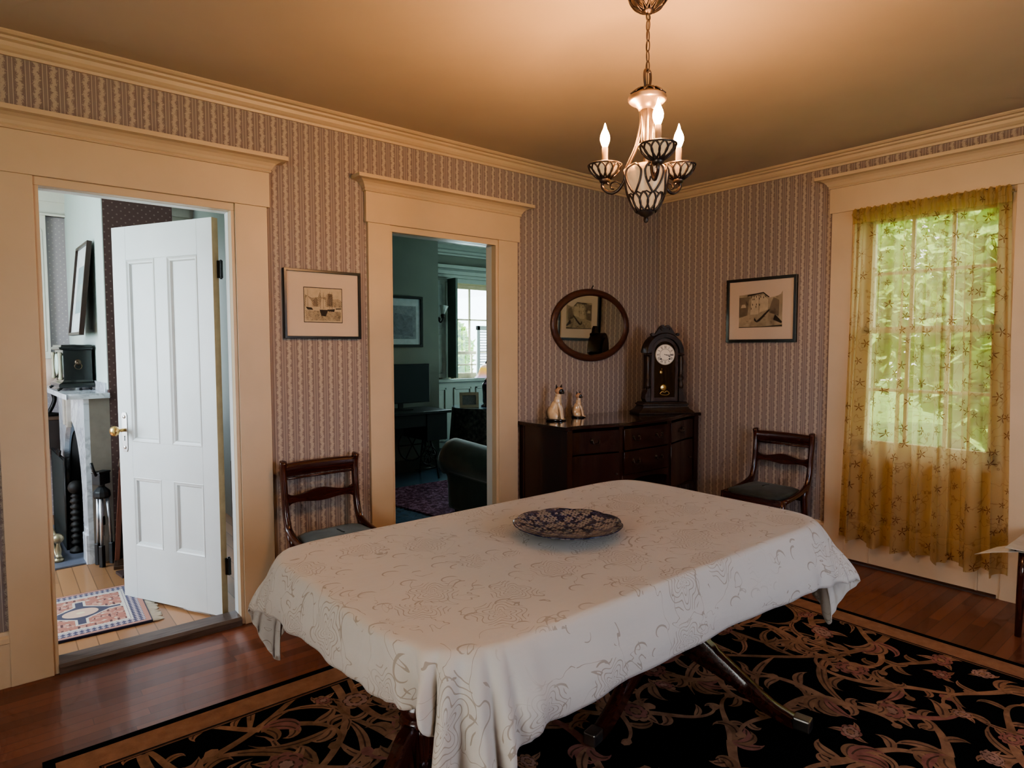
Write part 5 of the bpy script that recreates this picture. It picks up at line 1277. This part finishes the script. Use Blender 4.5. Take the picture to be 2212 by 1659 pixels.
mb = MB(); mb.bb(PX0, -.27, PY1 - .02, PY1, 0, .14); mb.bb(-.29, PX1, PY2 - .02, PY2, 0, .14); struct('baseboard_parlour', mb, simple('dark_base', (.10, .09, .075), .5), 'dark baseboard in the parlour', 'baseboard')
# window with head mouldings, shutters, panel below
mb = MB()
for (z0, z1, d) in ((2.36, 2.40, .05), (2.40, 2.45, .07), (2.45, 2.475, .05), (2.475, 2.52, .09), (2.30, 2.36, .03)): mb.bb(-.26, 1.15, PY2 - d, PY2, z0, z1)
mb.bb(PW[1], PW[1] + .12, PY2 - .03, PY2, 0, 2.36)
struct('trim_10', mb, M_gw, 'stepped white head moulding over the parlour window', 'moulding', bevel=.004)
mb = MB()
mb.bb(-.25, PW[1], PY2 - .03, PY2, .14, 1.00)
for a, b in ((-.15, .12), (.24, .52), (.60, .90)):
    for (p, q, r, s) in ((a, b, .22, .245), (a, b, .90, .925), (a, a + .02, .22, .925), (b - .02, b, .22, .925)): mb.bb(p, q, PY2 - .045, PY2 - .03, r, s)
mb.bb(-.27, PW[1] + .06, PY2 - .08, PY2, 1.0, 1.04)
struct('trim_11', mb, M_gw, 'panelled dado and sill below the parlour window', 'wall panel', bevel=.003)
window('window_4', 'x', PY2 + .05, PW[0], PW[1], PW[2], PW[3], 2, 2, simple('golden_sash', (.52, .43, .28), .5), 'tall bright parlour window with golden-tan sashes', 1.38)
mb = MB(); mb.bb(-.22, .10, PY2 - .065, PY2 - .03, 1.06, 2.32); s4 = struct('window_5', mb, simple('grey_shutter', (.30, .34, .31), .5), 'tall grey folded shutter left of the parlour window', 'shutter', bevel=.004)
mb = MB(); mb.bb(-.17, .05, PY2 - .075, PY2 - .065, 1.70, 2.26); mb.bb(-.17, .05, PY2 - .075, PY2 - .065, 1.12, 1.62); obj('shutter_panel', mb, simple('grey_shutter_panel', (.26, .30, .27), .5), s4, bevel=.006)
mb = MB(); mb.bb(.155, .185, PY2 - .22, PY2 - .03, 1.06, 2.34); obj('folded_leaf', mb, simple('green_grey_leaf', (.10, .13, .11), .5), s4)
lv = thing('louvred_shutter', 'small white louvred shutter standing in the parlour window', 'shutter', (.70, 3.40, 1.042))
mb = MB(); mb.bb(-.13, -.08, -.015, .015, 0, .70); mb.bb(.08, .13, -.015, .015, 0, .70); mb.bb(-.13, .13, -.015, .015, 0, .05); mb.bb(-.13, .13, -.015, .015, .64, .70); obj('shutter_frame', mb, M_white, lv, bevel=.003)
mb = MB()
for k in range(16): mb.box((0, 0, .07 + k * .0365), (.16, .028, .005), Matrix.Rotation(.6, 3, 'X'))
obj('slats', mb, simple('grey_louvres', (.35, .33, .33), .5), lv)
# parlour picture
def mapview(mb, x0, x1, z0, z1, y): q2(mb, 1, [(x0, z0), (x1, z0), (x1, z1), (x0, z1)], y); q2(mb, 2, [(x0 + .05, z0 + .06), (x1 - .04, z0 + .03), (x1 - .05, z1 - .12), (x0 + .1, z1 - .08)], y - .0004)
pp = picture('framed_picture', 'grey-mounted print in a black frame on the dim parlour wall', (-.80, PY1 - .002, 1.75), 0, .56, .585, .03, -.19, .19, -.20, .18, mapview, M_bf, simple('cool_grey_mat', (.40, .45, .47), .7), .025)
for chh in pp.children:
    if chh.name.startswith('etching'): chh.data.materials[1] = etch('blue_grey_print', (.10, .12, .14), (.26, .30, .32), 12, 1.0); chh.data.materials[2] = etch('dark_blue_print', (.05, .06, .08), (.22, .25, .28), 16, 3.0)
# treadle sewing cabinet
sc_ = thing('sewing_cabinet', 'antique treadle sewing cabinet on black iron legs below the television', 'cabinet', (-.98, 2.66, 0))
M_dt = simple('near_black_wood', (.016, .018, .018), .35)
mb = MB(); mb.bb(-.60, .44, -.30, .26, .735, .765); obj('cabinet_top', mb, M_dt, sc_, bevel=.004)
mb = MB(); mb.bb(.14, .40, -.27, .24, .44, .734); obj('drawer_case', mb, M_dt, sc_, bevel=.004)
mb = MB(); mb.bb(-.56, .14, -.26, .24, .60, .734); obj('cabinet_body', mb, M_dt, sc_, bevel=.004)
def wheel(mb, c, r, tr, n, ax='y'):
    mb.tube([(c[0] + r * math.cos(q), c[1], c[2] + r * math.sin(q)) for q in [2 * pi * i / 28 for i in range(28)]], tr, 6, closed=True)
    for k in range(n): a = 2 * pi * k / n; mb.tube([(c[0], c[1], c[2]), (c[0] + r * math.cos(a), c[1], c[2] + r * math.sin(a))], tr * .7, 5)
for sx in (-.42, .28):
    mb = MB()
    for sy in (-1, 1): mb.tube(spline([(sx + .02, sy * .10, .60), (sx + .02, sy * .08, .42), (sx + .04, sy * .15, .24), (sx + .05, sy * .20, .0)], 5), .012, 6)
    mb.tube([(sx + .03, -.12, .28), (sx + .03, .12, .28)], .009, 6); mb.tube([(sx + .03, -.16, .12), (sx + .03, .16, .12)], .009, 6)
    for sy in (-1, 1): mb.tube(spline([(sx + .03, 0, .28), (sx + .03, sy * .07, .36), (sx + .03, sy * .03, .42), (sx + .03, 0, .38)], 5), .006, 5); mb.tube(spline([(sx + .03, 0, .28), (sx + .03, sy * .07, .20), (sx + .03, sy * .03, .15), (sx + .03, 0, .2)], 5), .006, 5)
    obj('iron_leg', mb, M_iron, sc_, smooth=True)
mb = MB(); wheel(mb, (.02, -.16, .40), .17, .010, 6); obj('drive_wheel', mb, M_iron, sc_, smooth=True)
mb = MB(); wheel(mb, (.20, -.20, .27), .10, .008, 8); mb.tube([(.05, -.16, .12), (.35, -.16, .12)], .008, 6); obj('treadle_bracket', mb, M_iron, sc_, smooth=True)
tv = thing('television', 'flat black television standing on the sewing cabinet in the parlour', 'television', (-.98, 2.70, .7655))
mb = MB(); mb.bb(-.56, .36, -.015, .02, .07, .505); obj('tv_body', mb, simple('tv_plastic', (.010, .012, .013), .4), tv, bevel=.004)
mb = MB(); mb.bb(-.55, .35, -.0165, -.015, .082, .495); obj('tv_screen', mb, Mat('dark_screen', (.008, .016, .020), .12, coat=.3).m, tv)
mb = MB(); mb.bb(-.03, .03, .0, .02, .01, .08); mb.bb(-.22, .10, -.10, .10, 0, .010); obj('tv_stand', mb, M_black, tv, bevel=.003)
# round table with cloth, lamp, photo
rt = thing('round_table', 'round parlour table hidden under a long patterned dark cloth', 'table', (.19, 2.76, 0))
mb = MB(); mb.lathe([(.0, .70), (.37, .70), (.375, .712), (.37, .722), (0, .722)], 40); mb.tube([(0, 0, 0), (0, 0, .70)], .04, 10); mb.lathe([(.20, 0), (.2, .03), (.05, .08)], 20); obj('table_body', mb, M_dt, rt)
M = Mat('dark_patterned_cloth', (.12, .11, .095), .85); M.color(M.ramp(M.noise(22, detail=4), [(.4, (.045, .05, .045)), (.55, (.13, .115, .095)), (.7, (.22, .21, .18))])); Mcl = M.m
mb = MB(); rs = []
for j in range(16):
    t = j / 15; r = .378 + .035 * t; z = .724 - .50 * t; am = .016 * t
    rs.append([((r + am * math.sin(11 * a) + am * .5 * math.sin(17 * a + 1)) * math.cos(a), (r + am * math.sin(11 * a) + am * .5 * math.sin(17 * a + 1)) * math.sin(a), z) for a in [2 * pi * i / 120 for i in range(120)]])
mb.rings(rs, cap=False); mb.lathe([(.0, .7265), (.37, .7255), (.378, .724)], 120)
o = obj('patterned_cloth', mb, Mcl, None, smooth=True, loc=(.19, 2.76, 0)); tag(o, 'dark patterned cloth hanging over the round parlour table', 'tablecloth')
mb = MB(); mb.lathe([(0, 0), (.375, 0), (.375, .004), (0, .004)], 48); o = obj('glass_table_top', mb, Mat('blue_reflecting_glass', (.10, .14, .18), .08, coat=.6).m, None, loc=(.19, 2.76, .728)); tag(o, 'round glass sheet lying on the patterned cloth', 'glass top')
tl_ = thing('table_lamp', 'parlour lamp with flared yellow and violet glass shade on a black vase base', 'lamp', (.205, 2.70, .7325))
mb = MB(); mb.lathe([(.07, 0), (.075, .012), (.04, .03), (.05, .06), (.05, .16), (.058, .24), (.050, .28), (.022, .31), (.03, .325), (.012, .34), (.012, .38)], 24); obj('lamp_base', mb, simple('glossy_navy_ceramic', (.010, .012, .025), .1, coat=.8), tl_, smooth=True)
M = Mat('flared_amber_glass', (.9, .55, .12), .35); x, y, z = M.xyz(); cr = M.ramp(z + M.noise(12) * .03, [(.36, (.50, .44, .75)), (.42, (.85, .45, .22)), (.48, (.95, .62, .08)), (.52, (.80, .55, .45))]); M.color(cr); M.link(cr, M.b.inputs['Emission Color']); M.b.inputs['Emission Strength'].default_value = .75
mb = MB(); rs = []
for r, z in spline([(.145, .355), (.115, .385), (.095, .42), (.085, .46), (.062, .50), (.02, .525)], 4): rs.append([(r * (1 + .03 * math.cos(12 * a) * (r > .09)) * math.cos(a), r * (1 + .03 * math.cos(12 * a) * (r > .09)) * math.sin(a), z) for a in [2 * pi * i / 72 for i in range(72)]])
mb.rings(rs, cap=False); obj('lamp_shade', mb, M.m, tl_, smooth=True)
mb = MB(); mb.lathe([(.022, .522), (.022, .53), (.008, .545), (.006, .56), (0, .565)], 16); obj('finial', mb, M_black, tl_, smooth=True)
fp = thing('photo_frame', 'small tan tabletop photo frame leaning back beside the parlour lamp', 'photo frame', (-.055, 2.70, .7325), math.radians(-30))
fp.rotation_euler = (math.radians(-12), 0, math.radians(-28))
mb = MB(); ow = [(-.115, 0), (.115, 0), (.115, .185), (-.115, .185)]; iw = [(-.082, .034), (.082, .034), (.082, .150), (-.082, .150)]
mb.rings([[(x, .008, z) for x, z in ow], [(x, -.006, z) for x, z in ow], [(x, -.006, z) for x, z in iw], [(x, .0, z) for x, z in iw]], cap=False); mb.quad(*[(x, .008, z) for x, z in ow]); obj('frame', mb, simple('tan_frame_wood', (.46, .34, .23), .5), fp)
mb = MB(); mb.quad(*[(x, .001, z) for x, z in iw]); obj('photo', mb, etch('monochrome_photo', (.05, .05, .06), (.30, .28, .27), 26, 4.0), fp)
mb = MB(); mb.tube([(0, .008, .12), (0, .05, .012)], .006, 6); obj('easel_back', mb, M_black, fp)
# sconce
ws = thing('wall_sconce', 'small wall sconce with fluted clear glass cup on the parlour wall', 'sconce', (-.035, PY2 - .075, 1.86))
mb = MB(); mb.lathe([(.03, 0), (.025, .012), (.0, .016)], 16, (0, -.034, -.05), Matrix.Rotation(pi / 2, 3, 'X')); mb.tube(spline([(0, -.04, -.05), (.0, -.08, -.09), (.01, -.12, -.05), (.01, -.12, .0)], 5), .010, 8); mb.lathe([(.02, -.04), (.03, .0), (.02, .02)], 14, (.01, -.12, 0)); obj('sconce_arm', mb, M_iron, ws, smooth=True)
mb = MB(); mb.lathe([(.022, .01), (.035, .06), (.055, .12), (.052, .12), (.03, .06), (.018, .012)], 24, (.01, -.12, 0), Matrix.Rotation(.15, 3, 'Y'), scal=lambda a: 1 + .06 * math.cos(8 * a)); obj('glass_cup', mb, simple('pale_fluted_glass', (.45, .48, .46), .1, coat=1), ws, smooth=True)
# armchair: back turned to the viewer
ac = thing('armchair', 'dark green upholstered armchair with rolled back in the parlour doorway', 'armchair', (-1.10, .62, 0), math.radians(4))
M_gr = Mat('bottle_green_velvet', (.012, .03, .025), .8, sheen=.5); M_gr.color(M_gr.ramp(M_gr.noise(12), [(.3, (.010, .022, .018)), (.7, (.022, .045, .036))])); M_gr = M_gr.m
mb = MB(); rs = []
prof_ = [(-.30, .085), (-.33, .10), (-.345, .36), (-.40, .40), (-.445, .46), (-.455, .53), (-.425, .60), (-.36, .645), (-.28, .655), (-.20, .62), (-.17, .55), (-.16, .40), (-.16, .085)]
prof_ = spline(prof_, 3, True)
for i in range(17):
    u = -1 + 2 * i / 16; y = .02 + u * .44; s = 1 - .10 * max(0, abs(u) - .86) / .14; dz = .03 * (u if u > 0 else u * .9)
    e = 1 if abs(u) < .93 else .90
    rs.append([(-.28 + (x + .28) * e, y, .085 + (z - .085) * e + dz * (z / .65)) for x, z in prof_])
mb.rings(rs); obj('rolled_back', mb, M_gr, ac, smooth=True)
mb = MB(); mb.bb(-.20, .40, -.40, .44, .10, .34); o = obj('seat_base', mb, M_gr, ac, bevel=.03)
mb = MB(); mb.bb(-.16, .40, -.24, .28, .34, .46); obj('seat_cushion', mb, M_gr, ac, bevel=.05)
for s in (-.33, .37): mb = MB(); mb.bb(-.17, .42, s - .08, s + .08, .15, .56); obj('arm', mb, M_gr, ac, bevel=.06)
for x in (-.27, .34):
    for y in (-.36, .40): mb = MB(); mb.lathe([(.016, 0), (.028, .03), (.034, .09), (.034, .12)], 12, (x, y, 0)); obj('leg', mb, M_dt, ac, smooth=True)
# parlour rug
M = Mat('plum_parlour_rug', (.10, .04, .07), .95, spec=.1); M.color(M.ramp(M.noise(24, detail=5, dist=1.2), [(.42, (.050, .018, .035)), (.52, (.12, .045, .075)), (.62, (.24, .13, .20))]))
mb = MB(); mb.prism([(-1.56, 1.12), (.3, 1.12), (.3, 2.28), (-1.72, 2.28)], .0005, .012, 'z'); o = obj('area_rug', mb, M.m, None); tag(o, 'plum-coloured patterned rug on the parlour floor', 'rug')

# ------------------------------------------------------------------ garden outside
M_grass = simple('lawn', (.10, .20, .04), .9, var=.4, nscale=3)
mb = MB(); mb.box((6, 2, -.62), (60, 60, .2)); struct('ground_outside', mb, M_grass, 'sunlit lawn outside the windows', 'ground')
M = Mat('sunlit_leaves', (.18, .34, .07), .6); M.color(M.ramp(M.noise(7, detail=6, rough=.7), [(.35, (.12, .26, .07)), (.5, (.34, .56, .18)), (.65, (.62, .80, .38))]))
nt = M.nt; out = nt.nodes['Material Output']; tr = M.node('ShaderNodeBsdfTranslucent'); tr.inputs[0].default_value = (.35, .55, .10, 1); ms = M.node('ShaderNodeMixShader'); ms.inputs[0].default_value = .45
M.link(M.b.outputs[0], ms.inputs[1]); M.link(tr.outputs[0], ms.inputs[2]); M.link(ms.outputs[0], out.inputs[0]); M_leaf = M.m
M_bark = simple('bark', (.10, .075, .05), .9)
def tree(loc, h, r, seed, label, n=4200):
    rnd = random.Random(seed); t = thing('leafy_tree', label, 'tree', loc)
    mb = MB(); mb.tube([(0, 0, 0), (.05, .03, h * .4), (0, .1, h * .8)], [.13, .10, .04], 8); obj('trunk', mb, M_bark, t, smooth=True)
    mb = MB()
    for k in range(n):
        th, ph, q = rnd.uniform(0, 2 * pi), math.acos(rnd.uniform(-1, 1)), rnd.uniform(.45, 1) ** .5
        p = Vector((r * q * math.sin(ph) * math.cos(th), r * q * math.sin(ph) * math.sin(th), h * .58 + h * .46 * q * math.cos(ph)))
        R = Matrix.Rotation(rnd.uniform(0, 6.3), 3, 'Z') @ Matrix.Rotation(rnd.uniform(-1, 1), 3, 'X') @ Matrix.Rotation(rnd.uniform(-1, 1), 3, 'Y'); s = rnd.uniform(.09, .20)
        mb.quad(*[p + R @ Vector(v) for v in ((-s, 0, 0), (0, -s * .5, 0), (s, 0, 0), (0, s * .5, 0))])
    obj('foliage', mb, M_leaf, t)
tree((4.6, 1.0, -.52), 4.6, 1.3, 1, 'leafy green tree seen through the left of the gold curtain')
tree((4.2, -1.9, -.52), 4.2, 1.2, 2, 'lower leafy green tree in the middle behind the gold curtain')
tree((8.6, .1, -.52), 6.4, 2.3, 3, 'taller leafy green tree farther behind the gold curtain', 6500)
tree((3.4, 9.6, -.52), 3.0, 1.3, 4, 'leafy tree outside the bright parlour window')

# ------------------------------------------------------------------ light
w = D.worlds.new('sky'); scn.world = w; w.use_nodes = True; nt = w.node_tree; bg = nt.nodes['Background']
sk = nt.nodes.new('ShaderNodeTexSky'); sk.sky_type = 'HOSEK_WILKIE'; sk.turbidity = 3.0; sk.sun_direction = (-.5, -.45, .74)
mx = nt.nodes.new('ShaderNodeMix'); mx.data_type = 'RGBA'; mx.inputs[0].default_value = .6; mx.inputs[7].default_value = (.80, .92, 1.0, 1)
nt.links.new(sk.outputs[0], mx.inputs[6]); nt.links.new(mx.outputs[2], bg.inputs[0]); bg.inputs[1].default_value = 7.0
def lamp(name, typ, loc, e, col, size=1.0, sy=None, rot=None, to=None, **k):
    l = D.lights.new(name, typ); l.energy = e; l.color = col; o = D.objects.new(name, l); COL.objects.link(o); o.location = loc
    if typ == 'AREA':
        l.size = size
        if sy: l.shape = 'RECTANGLE'; l.size_y = sy
    elif typ == 'SUN': l.angle = .02
    if to is not None: o.rotation_euler = (Vector(to) - Vector(loc)).to_track_quat('-Z', 'Y').to_euler()
    return o
lamp('sun', 'SUN', (0, 0, 8), 15.0, (1, .95, .85), to=(.62, .25, 7.1))
lamp('window_daylight_rear', 'AREA', (-2.35, WY0 + .02, 1.5), 17, (.56, .66, 1.0), 1.6, 1.5, to=(-2.35, 0, 1.2))
for nm, loc, to, sx, sy in (('portal_dining', (.19, -2.03, 1.55), (-3, -2.03, 1.55), .83, 1.6), ('portal_parlour', (.575, PY2 + .16, 1.68), (.575, 0, 1.68), .80, 1.3)):
    o = lamp(nm, 'AREA', loc, 1, (1, 1, 1), sx, sy, to=to); o.data.cycles.is_portal = True
lamp('study_alcove_fill', 'AREA', (-3.125, SY1 + .02, 1.6), 9, (.78, .88, 1.0), .33, 1.5, to=(-3.2, 0, 1.5))  # added fill, out of view, brightens the wall behind the open door
lamp('parlour_side_fill', 'AREA', (PX1 - .02, 1.7, 1.6), 24, (.66, .92, .95), 1.2, 1.4, to=(-1.5, 1.9, 1.2))  # added fill from an invented side opening, lifts the dim parlour walls
lamp('window_daylight_west', 'AREA', (WX0 + .02, -2.9, 1.5), 17, (1.0, .95, .78), 1.2, 1.5, to=(0, -2.0, .9))
lamp('window_daylight_study', 'AREA', (SX0 + .05, 1.3, 1.6), 58, (.78, .88, 1.0), 1.5, 1.5, to=(-3.8, 1.2, 1.4))
lamp('window_daylight_parlour', 'AREA', (.575, PY2 - .02, 1.7), 36, (.70, .95, 1.0), .7, 1.2, to=(.3, 0, 1.0))
